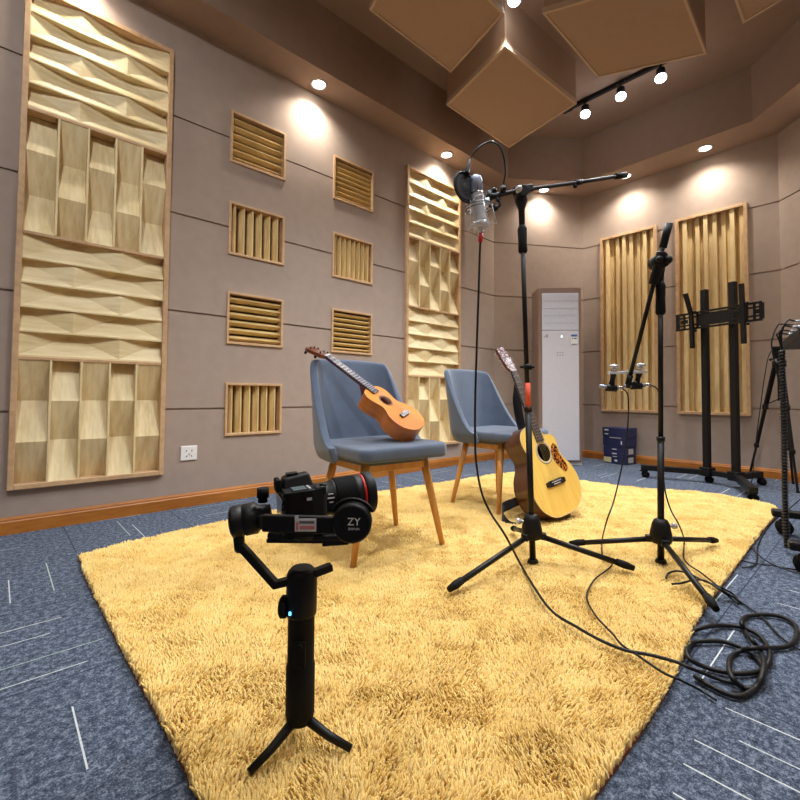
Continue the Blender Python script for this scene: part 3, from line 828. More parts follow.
m=MB();m.cyl(bm[2]+d0*.02,bm[2]+d0*.055,.012,n=14);m.sphere(bm[2]+d0*.02-Vector((0,0,.014)),.010,10); ob('boom_collar',m,M['blackp'],bo,world=True)
e0=(bm[1]-bm[0]).normalized()
m=MB();m.cyl(bm[0]-e0*.035,bm[0]+e0*.03,.0125,n=14);m.cyl(bm[0]-e0*.03-Vector((0,0,.015)),bm[0]-e0*.03+Vector((0,0,.025)),.010,n=12);m.sphere(bm[0]+Vector((0,0,.022)),.012,10);m.sphere(bm[0]+e0*.03-Vector((0,0,.02)),.010,10); ob('swivel_mount',m,M['blackp'],bo,world=True)
m=MB();m.sphere(bm[0]-e0*.045-Vector((0,0,.012)),.011,12);m.cyl(bm[0]-e0*.045-Vector((0,0,.03)),bm[0]-e0*.03,.008,n=10); ob('swivel_joint',m,M['steel'],bo,world=True)
hk=[Vector(p) for p in [(1.572, 1.003, 0.815), (1.614, 0.965, 0.815)]]
m=MB();m.cyl(hk[0],hk[1],.0055,n=10);m.lathe([(.0165,-.012),(.0165,.012)],(hk[0]*.45+hk[1]*.55),ax1,n=16)
ob('pole_collar',m,M['blackp'],st1,world=True)
oc=Vector([(1.596, 0.982, 0.697)][0])
m=MB();m.lathe([(.0103,-.054),(.0103,.054)],oc,ax1,n=16); 
st=ob('orange_sticker',m,M['orange'],st1,world=True,label='orange printed brand sticker running up the pole')
def text(s,size,mat,parent,M4,ext=.0003,font_scale=1):
    cu=bpy.data.curves.new('lettering','FONT');cu.body=s;cu.size=size;cu.extrude=ext;cu.align_x='CENTER';cu.align_y='CENTER'
    o=bpy.data.objects.new('tmp_text',cu);COL.objects.link(o)
    dg=bpy.context.evaluated_depsgraph_get();me=bpy.data.meshes.new_from_object(o.evaluated_get(dg));bpy.data.objects.remove(o)
    me.materials.clear();me.materials.append(mat)
    q=bpy.data.objects.new('lettering',me);COL.objects.link(q)
    q.parent=parent;q.matrix_basis=mat_of(parent).inverted()@M4
    return q
def M4of(x,y,n,o):
    Mx=Matrix((Vector(x),Vector(y),Vector(n))).transposed().to_4x4();Mx.translation=Vector(o);return Mx
# ---- stand 2 fittings
T2=Vector(t2)
ax2=(T2-Vector(b2)).normalized()
jb=Vector([(1.993, 0.620, 1.250)][0])
bb=[Vector(p) for p in [(1.958, 0.571, 1.388), (1.964, 0.592, 1.311), (1.981, 0.631, 1.217), (2.052, 0.769, 0.744)]]
m=MB();m.tube([T2-ax2*.17,T2-ax2*.16,T2-ax2*.10,T2-ax2*.05,T2-ax2*.03],[.014,.019,.017,.019,.012],16); ob('height_grip',m,M['blackr'],st2,world=True)
m=MB();m.tube([T2-ax2*.04,T2,T2+ax2*.035],[.012,.014,.02],14);m.cyl(jb-Fv*.03,jb+Fv*.03,.030,n=20);m.sphere(jb+Rv*.018-Fv*.03,.018,12); ob('tilt_joint',m,M['blackp'],st2,world=True)
m=MB();m.sphere(jb-Rv*.018-Fv*.035,.014,12);ob('tilt_knob',m,M['blackp'],st2,world=True)
bo2=ob('boom_arm',MB().tube([bb[0],bb[3]],.0085,12),M['black'],st2,world=True)
dd=(bb[3]-bb[0]).normalized()
m=MB();m.cyl(bb[0],bb[0]-dd*.0+dd*.095,.0145,n=16); ob('counterweight_sleeve',m,M['blackp'],bo2,world=True)
m=MB();c1=bb[0]+dd*.11;m.cyl(c1,c1+dd*.13,.019,n=16); ob('boom_clamp',m,M['blackp'],bo2,world=True,bevel=.003)
m=MB();m.cyl(bb[3]-dd*.05,bb[3]+dd*.006,.0125,n=14);m.sphere(bb[3]+Rv*.03-dd*.01,.014,12);m.cyl(bb[3]-dd*.01,bb[3]+Rv*.03-dd*.01,.007,n=8); ob('boom_end_clamp',m,M['blackp'],bo2,world=True)
# stereo bar
sb=[Vector(p) for p in [(1.992, 0.824, 0.801), (2.113, 0.714, 0.807)]]
sbt=thing('stereo_microphone_bar','silver crossbar with two black clips at the drooping boom end','microphone bar',(sb[0]+sb[1])/2)
m=MB();m.bar(sb[0],sb[1],.026,.013); ob('crossbar',m,plain('pale_aluminium',(214,218,226),.35,.2),sbt,world=True,bevel=.002)
mics=[[(2.008, 0.809, 0.808), (1.998, 0.818, 0.735), (1.961, 0.852, 0.742), (2.036, 0.784, 0.733), (2.009, 0.809, 0.823)],[(2.093, 0.732, 0.813), (2.080, 0.744, 0.745), (2.041, 0.780, 0.744), (2.125, 0.703, 0.749), (2.096, 0.729, 0.829)]]
for k,(ct,cm,pa,pb,kn) in enumerate(mics):
    ct,cm,pa,pb,kn=[Vector(q) for q in (ct,cm,pa,pb,kn)]
    m=MB();m.cyl(ct+Vector((0,0,.006)),kn+Vector((0,0,.004)),.009,n=12);m.lathe([(.010,0),(.020,.004),(.020,.012),(.012,.015)],kn,(0,0,1),n=14); ob('clip_knob',m,M['steel'],sbt,world=True)
    m=MB();m.tube([ct,ct.lerp(cm,.5),cm],[.013,.010,.015],12);m.cyl(cm-(pb-pa).normalized()*.022,cm+(pb-pa).normalized()*.022,.0155,n=14); ob('microphone_clip',m,M['blackp'],sbt,world=True)
for k,(ct,cm,pa,pb,kn) in enumerate(mics):
    pa,pb=Vector(pa),Vector(pb)
    t=thing('pencil_microphone',['slim silver pencil microphone clipped on the crossbar end farther from the pole','slim silver pencil microphone clipped on the crossbar end beside the pole'][k],'microphone',(pa+pb)/2,0,'slim silver pencil microphones')
    d=(pb-pa).normalized();L=(pb-pa).length
    m=MB();m.lathe([(0,0),(.008,.001),(.0092,.004),(.0092,L*.82),(.0085,L*.83)],pa,d,n=16); ob('microphone_body',m,M['silver'],t,world=True)
    m=MB();m.cyl(pa+d*L*.80,pa+d*L*1.0,.0095,n=14); ob('connector_sleeve',m,M['chrome'],t,world=True)

# ------------------------------------------------------------------ large microphone
mtop,mbot=[Vector(p) for p in [(1.340, 1.052, 1.542), (1.355, 1.038, 1.351)]]
am=(mtop-mbot).normalized();LM=(mtop-mbot).length
t=thing('condenser_microphone','large silver studio microphone with mesh head, hung in a wire cradle','microphone',mbot,0)
m=MB();m.lathe([(.024,0),(.0245,LM*.1),(.0245,LM*.58),(.0255,LM*.60),(.0255,LM*.64)],mbot,am,n=28); ob('microphone_body',m,M['steel'],t,world=True)
m=MB();m.lathe([(.0245,LM*.64),(.0245,LM*.9),(.022,LM*.97),(.014,LM),(0,LM)],mbot,am,n=28); ob('head_grille',m,M['silver'],t,world=True)
m=MB();m.lathe([(.0262,LM*.61),(.0262,LM*.655)],mbot,am,n=28)
sdv=Rv.cross(am).normalized()
m.bar(mbot+am*LM*.64-Fv*.0255,mbot+am*LM*.98-Fv*.016,.003,.003)
m.box(mbot+am*LM*.56-Fv*.0245,(.004,.004,.004)); ob('trim_band',m,M['chrome'],t,world=True)
m=MB();m.lathe([(.022,0),(.018,-.008),(.010,-.02),(.009,-.026)],mbot,am,n=20); ob('base_cap',m,M['steel'],t,world=True)
# shock mount
t=thing('shock_mount','silver wire spider cradle holding the large microphone','shock mount',mbot+am*.06,0)
q1=mbot+am*LM*.38;q0=mbot+am*.004;m=MB()
def ringpts(c,ax,r,n=32,ph=0):
    q=Vector((0,0,1)).rotation_difference(ax).to_matrix();return [c+q@Vector((r*math.cos(2*PI*i/n+ph),r*math.sin(2*PI*i/n+ph),0)) for i in range(n)]
m.tube(ringpts(q1,am,.050),.0024,8,closed=True);m.tube(ringpts(q1-am*.012,am,.050),.0024,8,closed=True)
ob('outer_ring',m,plain('ring_grey_steel',(112,112,118),.35,.6),t,world=True)
m=MB();m.lathe([(.027,-.014),(.030,-.008),(.030,.004),(.027,.008)],q0,am,n=24); ob('inner_basket',m,M['steel'],t,world=True);ob('inner_ring',MB().tube(ringpts(q1+am*.03,am,.0275),.0025,8,closed=True),M['steel'],t,world=True)
O=ringpts(q1,am,.050,6);I1=ringpts(q1+am*.03,am,.0275,6,.5);I0=ringpts(q0,am,.030,6,.5);OB=ringpts(q0-am*.012,am,.062,6)
for i in range(6):
    m=MB();m.tube([O[i],I1[i]],.0009,5);m.tube([O[i],I1[i-1]],.0009,5);m.tube([O[i],OB[i]],.0013,5);m.tube([OB[i],I0[i]],.0009,5);m.tube([OB[i],I0[i-1]],.0009,5); ob('suspension_wire',m,M['steel'],t,world=True)
ar=[Vector(p) for p in [(1.385, 1.025, 1.433), (1.405, 1.006, 1.422), (1.419, 0.993, 1.434), (1.411, 1.001, 1.461)]]
m=MB();m.tube(cat(ar,4),.005,8);m.sphere(ar[1],.013,10); ob('mounting_arm',m,M['blackp'],t,world=True)
# pop filter
pc=Vector([(1.293, 1.061, 1.485)][0]);nrm=(Rv*.60-Fv*.80+Vector((0,0,.05))).normalized()
t=thing('pop_filter','round black pop filter on a bent gooseneck in front of the large microphone','pop filter',pc,0)
m=MB();m.tube(ringpts(pc,nrm,.057,40),.0042,10,closed=True); ob('hoop',m,M['blackp'],t,world=True)
m=MB();m.lathe([(0,0),(.018,.0008),(.02,-.0006),(.030,.0008),(.032,-.0006),(.044,.0006),(.056,0)],pc,nrm,n=40); ob('mesh_screen',m,M['foam'],t,world=True)
gn=[Vector(p) for p in [(1.297, 1.057, 1.545), (1.305, 1.056, 1.570), (1.310, 1.053, 1.597), (1.326, 1.037, 1.633), (1.352, 1.014, 1.658), (1.374, 0.994, 1.664), (1.394, 0.976, 1.645), (1.422, 0.977, 1.613), (1.435, 0.979, 1.564), (1.439, 0.989, 1.529), (1.445, 0.997, 1.498)]]
m=MB();m.tube([gn[0]-Vector((0,0,.01)),gn[0],gn[1],gn[2]],[.012,.010,.006,.004],10); ob('hoop_bracket',m,M['blackp'],t,world=True)
ob('gooseneck',MB().tube(cat(gn[1:],6),.0034,10),M['black'],t,world=True)
m=MB();m.cyl(gn[-1]-Vector((0,0,.012)),gn[-1]+Vector((0,0,.02)),.011,n=12);m.sphere(gn[-1]-Fv*.02,.009,10); ob('boom_clip',m,M['blackp'],t,world=True)

# ------------------------------------------------------------------ air conditioner
acx,acy=4.50,2.20; 
wd=Vector((B[0]-A[0],B[1]-A[1],0)).normalized();azr=math.atan2(wd.y,wd.x)
ac0=Vector([(4.650, 2.201, 0.000), (4.282, 2.504, 0.000)][0]);
t=thing('air_conditioner','tall white floor-standing air conditioner with bronze trim in the corner','air conditioner',(0,0,0))
acM=Vector(((4.547+4.30)/2,(2.153+2.55)/2,0))
pL=Vector([(4.084, 2.395, 0.037)][0]);pR=Vector([(4.388, 2.077, 0.034)][0]);pL.z=pR.z=0
W=(pR-pL).length;u=(pR-pL).normalized();azr=math.atan2(u.y,u.x)
t.location=(pL+pR)/2;t.rotation_euler=(0,0,azr)
H=1.80;dp=.30     # local y = into the corner
m=MB();m.prism(rr(W/2,dp/2,.03,4),.03,H); m.v=[Vector((v.x,v.y+dp/2,v.z)) for v in m.v]; ob('cabinet',m,plain('bronze_trim',(150,128,118),.4,.3),t,bevel=.004)
m=MB();m.box((0,dp/2,.02),(W*.98,dp*.9,.04)); ob('plinth',m,M['white'],t,bevel=.003)
acw=plain('white_glass_front',(206,207,216),.12,spec=.6)
m=MB();m.box((0,-.006,(.05+1.36)/2),(W-.075,.016,1.36-.05)); ob('front_panel',m,acw,t,bevel=.004)
m=MB();m.box((0,-.004,(1.365+H-.055)/2),(W-.075,.014,H-.055-1.365)); 
ob('air_outlet_cover',m,plain('outlet_cover',(200,204,216),.2),t,bevel=.004)
m=MB()
for k in range(4): m.box((0,-.0115,1.44+k*.075),(W-.10,.0015,.002))
ob('outlet_lines',m,plain('light_grey_line',(176,180,190),.5),t)
lb=ob('energy_label',MB().box((W/2-.085,-.0150,1.27),(.062,.001,.11)),M['white'],t,label='white energy label with a blue header')
ob('label_header',MB().box((W/2-.085,-.0160,1.310),(.060,.001,.022)),plain('label_blue',(60,104,170),.5),lb)
m=MB();m.box((W/2-.100,-.0160,1.280),(.014,.001,.012));m.box((W/2-.072,-.0160,1.280),(.022,.001,.012));m.box((W/2-.085,-.0160,1.222),(.055,.001,.006)); ob('label_print',m,plain('label_ink',(60,60,70),.5),lb)
m=MB()
for i in range(3):
    for k in range(2): m.box((-.030+i*.026,-.0148,1.11+k*.026),(.013,.001,.010))
ob('touch_keys',m,plain('key_grey',(140,142,150),.5),t)
m=MB();m.box((-W/2+.085,-.0148,1.305),(.024,.001,.03));m.box((-W/2+.06,-.0148,1.30),(.012,.001,.012)); ob('badge',m,plain('badge_grey',(160,162,172),.3,.5),t)
m=MB();m.sphere((.012,-.015,1.30),(.006,.002,.006),10); ob('indicator_lamp',m,emis('indicator_glow',(255,255,255),3),t)

# ------------------------------------------------------------------ stack of blue boxes
bx=Vector((4.80,1.885,0));boxm=plain('blue_carton',(40,46,84),.5,noise=.08);boxg=plain('grey_blue_carton_end',(86,92,112),.6)
# front face towards -X ; local x runs -Y
zz=0;hs=[.088,.090,.098,.096];ws=[.235,.245,.255,.265]
labs=['bottom blue carton of the stack, with a cream sticker','blue carton second from the floor, white end label','blue carton second from the top of the stack','topmost blue carton of the stack by the baseboard']
fr=Vector([(4.659, 1.974, 0.000)][0]);to=Vector([(4.695, 1.820, 0.000)][0]);
for k in range(4):
    h=hs[k];w=ws[k];dx=.19
    t=thing('blue_carton',labs[k],'box',(4.845,1.90,zz),-PI/2+math.radians(-12+[0,2,-1,1][k]),'blue cartons stacked by the wall')
    m=MB();m.box((0,0,h/2),(w,dx,h-.002)); ob('carton_body',m,boxm,t,bevel=.002)
    m=MB();f=-dx/2-.0008
    if k==3: m.box((-.085,f,h*.72),(.045,.001,.014));m.box((-.085,f,h*.28),(.040,.001,.009))
    if k==2: m.box((.015,f,h*.93),(.13,.001,.004));m.box((.085,f,h*.45),(.012,.001,.035))
    if k==1: m.box((0,f,h*.70),(.05,.001,.008));m.box((0,f,h*.20),(.05,.001,.012))
    if k==0: m.box((.01,f,h*.86),(.05,.001,.006));m.box((.02,f,h*.4),(.03,.001,.02))
    ob('carton_print',m,M['silk'],t)
    m=MB();g2=w/2+.0008
    if k in (0,1): m.box((g2,-.005 if k else .005,h*.5),(.001,.085,h*.62)); ob('end_label',m,plain('label_grey_%d'%k,(190,186,180),.6),t)
    if k==0: m=MB();m.box((-.075,f,h*.42),(.085,.0012,h*.6)); ob('cream_sticker',m,plain('cream_sticker',(214,204,156),.6),t)
    zz+=h

# ------------------------------------------------------------------ TV mount stand
L_=Vector((4.16,1.455,0));Q_=Vector((4.545,.70,0));N_=Vector((3.73,.61,0))
dl=(Q_-L_).normalized()
h1=Vector((4.315,1.005,0));h2=Vector((4.243,.80,0));dl=(h2-h1).normalized()
t=thing('tv_mount_stand','black wheeled TV mount stand with an empty bracket plate','TV stand',(h1+h2)/2)
up=Vector((0,0,1))
m=MB();m.bar(L_+up*.085,h1+up*.085,.05,.045);m.bar(h1+up*.085,h2+up*.085,.045,.04);m.bar(h2+up*.085,Q_+up*.085,.05,.045); ob('base_beam',m,M['black'],t,world=True,bevel=.004)
m=MB();m.bar(h2+up*.085,N_+up*.082,.05,.045); ob('base_foot',m,M['black'],t,world=True,bevel=.004)
for h in (h1,h2):
    m=MB();m.box(h+up*.09,(.085,.085,.07),None,Matrix.Rotation(math.atan2(dl.y,dl.x),3,'Z')); ob('column_socket',m,M['blackp'],t,world=True,bevel=.006)
for h,zt in ((h1,1.585),(h2,1.60)):
    m=MB();m.box(h+up*(zt/2+.05),(.046,.045,zt-.10),None,Matrix.Rotation(math.atan2(dl.y,dl.x),3,'Z')); ob('column',m,M['black'],t,world=True,bevel=.003)
for c in (L_+Vector((.005,-.02,0)),h1,N_+Vector((.03,.02,0)),Q_-Vector((.02,0,0))):
    m=MB();nn=Vector((.6,.8,0));m.cyl(c+up*.05,c+up*.085,.012,n=10);m.bar(c+up*.056-nn*.02,c+up*.056+nn*.02,.05,.01)
    cs=ob('caster',m,M['blackp'],t,world=True)
    m=MB();cc=c+Vector((.012,-.01,.026))
    for s_ in (-1,1): m.lathe([(.012,-.008),(.024,-.008),(.026,-.004),(.026,.004),(.024,.008),(.012,.008)],cc+nn*s_*.014,nn,n=18)
    ob('caster_wheel',m,M['blackr'],cs,world=True)
# bracket plate in the plane of the columns, towards the room
nf=Vector((dl.y,-dl.x,0)); 
if nf.dot(Vector((-1,0,0)))<0: nf=-nf
ctr=(h1+h2)/2+nf*.045
def pt(a,z): return ctr+dl*a+up*z
a0,a1=-.325,.330; zb,zt=1.263,1.403; ZM=1.333
m=MB()
m.bar(pt(a0,zb+.006),pt(a1,zb+.006),.012,.016);m.bar(pt(a0,zt-.006),pt(a1,zt-.006),.012,.016)
m.bar(pt(a0,zb+.038),pt(a1,zb+.038),.004,.014);m.bar(pt(a0,zt-.038),pt(a1,zt-.038),.004,.014)
m.bar(pt(a0+.04,ZM),pt(-.22,ZM),.004,.032)
m.bar(pt(-.13,ZM),pt(.12,ZM),.004,.10);m.bar(pt(.17,ZM),pt(.24,ZM),.004,.030);m.bar(pt(.28,ZM),pt(a1,ZM),.004,.034)
for a in (a0+.01,-.30,-.25,-.19,-.14,.13,.18,.23,.28,.335,a1-.01): m.bar(pt(a-.009,ZM),pt(a+.009,ZM),.004,.12)
ob('bracket_plate',m,M['black'],t,world=True)
for a,lean in ((-.165,.05),(.222,-.012)):
    m=MB();p0=pt(a,1.10)+nf*.03;p1=pt(a,1.26)+nf*.035;p2=pt(a,1.38)+nf*.04;p3=pt(a-.0,1.55)+nf*(.06+lean)
    for x,y in ((p0,p1),(p1,p2),(p2,p3)): m.bar(x,y,.030,.022,nf)
    hookb=ob('screen_hanger',m,M['black'],t,world=True)
    m=MB();m.sphere(pt(a+.03,1.40)+nf*.035,.012,8);m.sphere(pt(a+.03,1.245)+nf*.035,.012,8);m.cyl(pt(a,1.40)+nf*.035,pt(a+.03,1.40)+nf*.035,.006,n=8);m.cyl(pt(a,1.245)+nf*.035,pt(a+.03,1.245)+nf*.035,.006,n=8); ob('hanger_bolts',m,M['blackp'],hookb,world=True)

# ------------------------------------------------------------------ camera tripod by the corner
tc=Vector((4.62,.62,0));
hd=Vector([(4.623, 0.579, 1.030)][0])
tc=Vector((hd.x,hd.y,0))
t=thing('camera_tripod','empty black camera tripod standing behind the spiral-wrapped cables','tripod',tc)
ftp=[Vector(p) for p in [(4.842, 0.823, 0.000), (4.370, 0.458, 0.000)]]+[Vector((tc.x+.16,tc.y-.05,0))]
ftp[0].x=min(ftp[0].x,4.88)
sh=hd-Vector((0,0,.06))
m=MB();m.cyl(sh-up*.30,hd,.014,n=12); ob('center_column',m,M['black'],t,world=True)
m=MB();m.box(hd+up*.03,(.07,.07,.05));m.cyl(hd-up*.02,hd+up*.01,.035,n=16);m.box(hd+up*.065,(.10,.07,.02)); ob('tripod_head',m,M['blackp'],t,world=True,bevel=.005)
m=MB();m.cyl(hd+up*.0,hd-Rv*.07-up*.03,.006,n=8);m.sphere(hd-Rv*.07-up*.03,.010,8); ob('pan_lever',m,M['blackp'],t,world=True)
m=MB();m.cyl(sh-up*.03,sh+up*.02,.045,n=16); ob('leg_collar',m,M['blackp'],t,world=True)
for f in ftp:
    d=(f-sh);d.z=0;d.normalize();a=sh+d*.035;k1=a.lerp(f,.36);k2=a.lerp(f,.70)
    m=MB();m.bar(a,k1,.030,.018,d);m.bar(k1,k2,.023,.014,d);m.bar(k2,f+up*.008,.014,.010,d)
    lg=ob('leg',m,M['black'],t,world=True)
    for kk,kd in ((k1,(.042,.038,.04)),(k2,(.036,.032,.035))): ob('leg_clamp',MB().box(kk,kd),M['blackp'],lg,world=True,bevel=.004)
    ob('rubber_foot',MB().sphere(f+up*.010,.011,8),M['blackr'],lg,world=True)
    m=MB();m.bar(sh-up*.28,a.lerp(f,.34),.008,.006); ob('leg_brace',m,M['black'],t,world=True)

# ------------------------------------------------------------------ mixer cart at the picture's edge
ct=Vector((2.80,-.02,0));cd=Vector((.97,.22,0)).normalized();cn=Vector((-cd.y,cd.x,0))
t=thing('mixer_cart','black wheeled equipment cart carrying the mixing desk, cut off by the frame','equipment cart',ct)
c1=Vector((2.40,.255,0));c2=Vector((3.00,.39,0));cdir=(c2-c1).normalized();bk=Vector((cdir.y,-cdir.x,0))
ends=[(c1,c1+bk*.60),(c2,c2+bk*.60)]
for a,b in ends:
    m=MB();m.bar(a+up*.105-bk*.03,b+up*.105+bk*.03,.055,.035); ft=ob('foot_beam',m,M['black'],t,world=True,bevel=.008)
    for c in (a+bk*.02,b-bk*.02):
        m=MB();m.cyl(c+up*.06,c+up*.09,.012,n=10);m.sphere(c+up*.055,(.026,.026,.026),12); cs=ob('caster',m,M['blackp'],t,world=True)
        m=MB()
        for s_ in (-1,1): m.lathe([(.010,-.009),(.033,-.009),(.036,-.004),(.036,.004),(.033,.009),(.010,.009)],c+up*.036+cdir*s_*.018,cdir,n=20)
        ob('caster_wheel',m,M['blackr'],cs,world=True)
m=MB();m.bar(c1+bk*.30+up*.105,c2+bk*.30+up*.105,.05,.03); ob('cross_beam',m,M['black'],t,world=True,bevel=.004)
for c in (c1+bk*.36,c2+bk*.36):
    m=MB();m.cyl(c+up*.11,c+up*.93,.018,n=16); ob('post',m,M['black'],t,world=True)
m=MB()
tcn=(c1+c2)/2+bk*.25+up*.018
ang=math.atan2(cdir.y,cdir.x);RZ=Matrix.Rotation(ang,3,'Z')
m.box(tcn+up*.935,(.62,.46,.016),None,RZ);m.box(tcn+up*.95-bk*.225,(.62,.012,.03),None,RZ); ob('tray',m,M['black'],t,world=True,bevel=.003)
mx=thing('mixing_desk','black audio mixing desk with silver plugs along its side, at the frame edge','audio mixer',tcn+up*.945)
tl=Matrix.Rotation(math.radians(0),3,'X');m=MB()
bw,bd=.56,.40
poly5=[(-bd/2,0),(bd/2,0),(bd/2,.11),(-bd/2,.055)]
vs=[]
for xx in (-bw/2,bw/2):
    for yy,zz_ in poly5: vs.append(tcn+up*.947+RZ@Vector((xx,-yy,zz_)))
m.add(vs,[(0,1,2,3),(7,6,5,4),(0,4,5,1),(1,5,6,2),(2,6,7,3),(3,7,4,0)]); ob('desk_body',m,M['blackp'],mx,world=True,bevel=.006)
m=MB()
for i in range(9):
    for j in range(4): m.cyl(tcn+up*(.947+.0825+.0275*(j-1.5)*.4)+RZ@Vector((-.22+i*.055,-(-.12+.07*j)*1,0)),tcn+up*(.975+.0825+.0275*(j-1.5)*.4)+RZ@Vector((-.22+i*.055,-(-.12+.07*j),0)),.008,n=8)
ob('control_knobs',m,M['steel'],mx,world=True)

# ------------------------------------------------------------------ cables
def cable(name,label,pts,r,k=8,group=None,parts=None,mat=None):
    P=cat(pts,k);t=thing(name,label,'cable',P[0],0,group)
    ob('cable_run',MB().tube(P,r,8),mat or M['cable'],t,world=True)
    for nm,a,b,rr_,mt in (parts or []):
        ob(nm,MB().cyl(a,b,rr_,n=12),mt,t,world=True)
    return t
# main microphone cable
pm=[(1.355, 1.038, 1.285), (1.353, 1.040, 1.208), (1.350, 1.043, 1.062), (1.346, 1.046, 0.909), (1.342, 1.050, 0.719), (1.349, 1.057, 0.567), (1.360, 1.061, 0.452), (1.390, 1.060, 0.335), (1.400, 1.025, 0.257), (1.408, 0.963, 0.183)]
pm2=[(1.534, 0.981, 0.045), (1.365, 0.811, 0.045), (1.267, 0.696, 0.045), (1.237, 0.606, 0.045), (1.219, 0.533, 0.045), (1.220, 0.470, 0.045)]+[(1.245, 0.419, 0.045)]+[(1.271, 0.368, 0.040), (1.269, 0.337, 0.040)]+[(1.330, 0.300, 0.008), (1.339, 0.262, 0.008), (1.342, 0.230, 0.008)]
mb0=mbot-am*.045
cable('microphone_cable','long black cable hanging from the large microphone and crossing the rug',pm+pm2,.0042,8,'black audio cables',
      [('red_sleeve',mbot-am*.030,Vector(pm[0]),.0085,M['red']),('plug',mbot-am*.024,mbot-am*.033,.010,M['steel'])])
pc1=[(2.037, 0.783, 0.733), (2.050, 0.771, 0.714), (2.044, 0.763, 0.674), (2.019, 0.759, 0.554), (1.959, 0.759, 0.410), (1.892, 0.766, 0.273), (1.829, 0.769, 0.202)]+[(2.075, 0.895, 0.040), (1.905, 0.822, 0.040), (1.832, 0.781, 0.040), (1.811, 0.743, 0.040), (1.735, 0.731, 0.040), (1.618, 0.724, 0.040), (1.492, 0.694, 0.040), (1.422, 0.660, 0.040), (1.351, 0.603, 0.040), (1.309, 0.556, 0.040), (1.286, 0.527, 0.040), (1.248, 0.488, 0.040)]+[(1.217, 0.433, 0.045), (1.191, 0.375, 0.045), (1.189, 0.337, 0.045)]+[(1.246, 0.312, 0.010), (1.233, 0.277, 0.010)]
cable('pencil_microphone_cable','thin black cable falling from the outer pencil microphone onto the rug',pc1,.0030,6,'black audio cables')
pc2=[(2.125, 0.703, 0.749), (2.141, 0.688, 0.741), (2.141, 0.674, 0.719), (2.134, 0.667, 0.641), (2.129, 0.672, 0.554), (2.136, 0.666, 0.447), (2.114, 0.645, 0.303), (2.087, 0.616, 0.229), (2.066, 0.581, 0.179)]+[(2.363, 0.645, 0.040), (2.126, 0.583, 0.040), (2.039, 0.544, 0.040), (1.981, 0.490, 0.040), (1.903, 0.428, 0.040)]+[(1.856, 0.395, 0.040)]+[(1.903, 0.368, 0.008), (1.855, 0.324, 0.008), (1.788, 0.271, 0.008), (1.693, 0.219, 0.008), (1.651, 0.176, 0.008)]
cable('pencil_microphone_cable','thin black cable falling beside the pole from the inner pencil microphone',pc2,.0030,6,'black audio cables')
pc3=[(1.817, 0.555, 0.042), (1.876, 0.563, 0.042), (1.923, 0.546, 0.042), (1.925, 0.508, 0.042), (1.895, 0.463, 0.042), (1.880, 0.420, 0.042)]+[(1.875, 0.399, 0.040)]+[(1.930, 0.379, 0.010), (1.874, 0.349, 0.010)]
cable('loose_cable','short curled black cable end lying over the stand leg on the rug',pc3,.0036,6,'black audio cables')
pc4=[(1.767, 0.521, 0.045), (1.803, 0.500, 0.045), (1.865, 0.480, 0.045), (1.887, 0.449, 0.045)]+[(1.851, 0.400, 0.040)]+[(1.888, 0.379, 0.012), (1.846, 0.349, 0.012)]
cable('loose_cable','straight black cable end lying just below the curled one on the rug',pc4,.0036,6,'black audio cables')
# fat coil on the carpet
co=[(1.394, 0.387, 0.010), (1.455, 0.406, 0.012), (1.526, 0.405, 0.010), (1.570, 0.377, 0.020), (1.642, 0.351, 0.010), (1.672, 0.313, 0.010), (1.656, 0.270, 0.012), (1.609, 0.241, 0.010), (1.524, 0.222, 0.018), (1.470, 0.225, 0.010), (1.416, 0.246, 0.010), (1.378, 0.280, 0.010), (1.360, 0.328, 0.010), (1.347, 0.358, 0.022), (1.384, 0.375, 0.024), (1.463, 0.383, 0.010), (1.498, 0.361, 0.012), (1.539, 0.323, 0.010), (1.538, 0.284, 0.010), (1.512, 0.251, 0.010), (1.467, 0.228, 0.010), (1.403, 0.221, 0.010), (1.347, 0.231, 0.010), (1.334, 0.248, 0.010), (1.315, 0.261, 0.030), (1.361, 0.278, 0.032), (1.464, 0.294, 0.010), (1.516, 0.284, 0.010), (1.520, 0.252, 0.030), (1.607, 0.223, 0.010), (1.653, 0.197, 0.012), (1.735, 0.191, 0.010), (1.813, 0.204, 0.010), (1.846, 0.231, 0.010), (1.840, 0.261, 0.010), (1.804, 0.293, 0.010), (1.762, 0.314, 0.010), (1.662, 0.306, 0.028), (1.655, 0.298, 0.010), (1.563, 0.266, 0.030), (1.563, 0.249, 0.010), (1.453, 0.224, 0.032), (1.382, 0.217, 0.030), (1.353, 0.226, 0.010), (1.294, 0.241, 0.010), (1.277, 0.269, 0.010), (1.285, 0.311, 0.010), (1.298, 0.335, 0.010)]
cable('coiled_cable','thick black cable lying in loose loops on the carpet beside the rug',co,.0062,7,'black audio cables')
th=[(2.969, 0.408, 0.935), (2.961, 0.415, 0.904), (2.954, 0.421, 0.841), (2.935, 0.439, 0.685), (2.917, 0.455, 0.530), (2.903, 0.467, 0.376), (2.890, 0.480, 0.223), (2.880, 0.489, 0.070)]
th2=[(2.708, 0.457, 0.008), (2.474, 0.398, 0.008), (2.342, 0.336, 0.008), (2.270, 0.281, 0.008), (2.276, 0.238, 0.008), (2.320, 0.200, 0.008)]
cable('thin_cable','thin dark lead dropping past the tripod and looping on the carpet',[(4.013, 0.540, 1.031), (3.991, 0.559, 0.974), (3.968, 0.580, 0.820), (3.944, 0.602, 0.610), (3.920, 0.623, 0.402), (3.902, 0.640, 0.194), (3.887, 0.654, 0.022)]+[(3.112, 0.524, 0.020), (2.593, 0.434, 0.020), (2.441, 0.382, 0.020), (2.362, 0.332, 0.020), (2.322, 0.272, 0.020), (2.296, 0.206, 0.020)],.0028,6,'black audio cables')
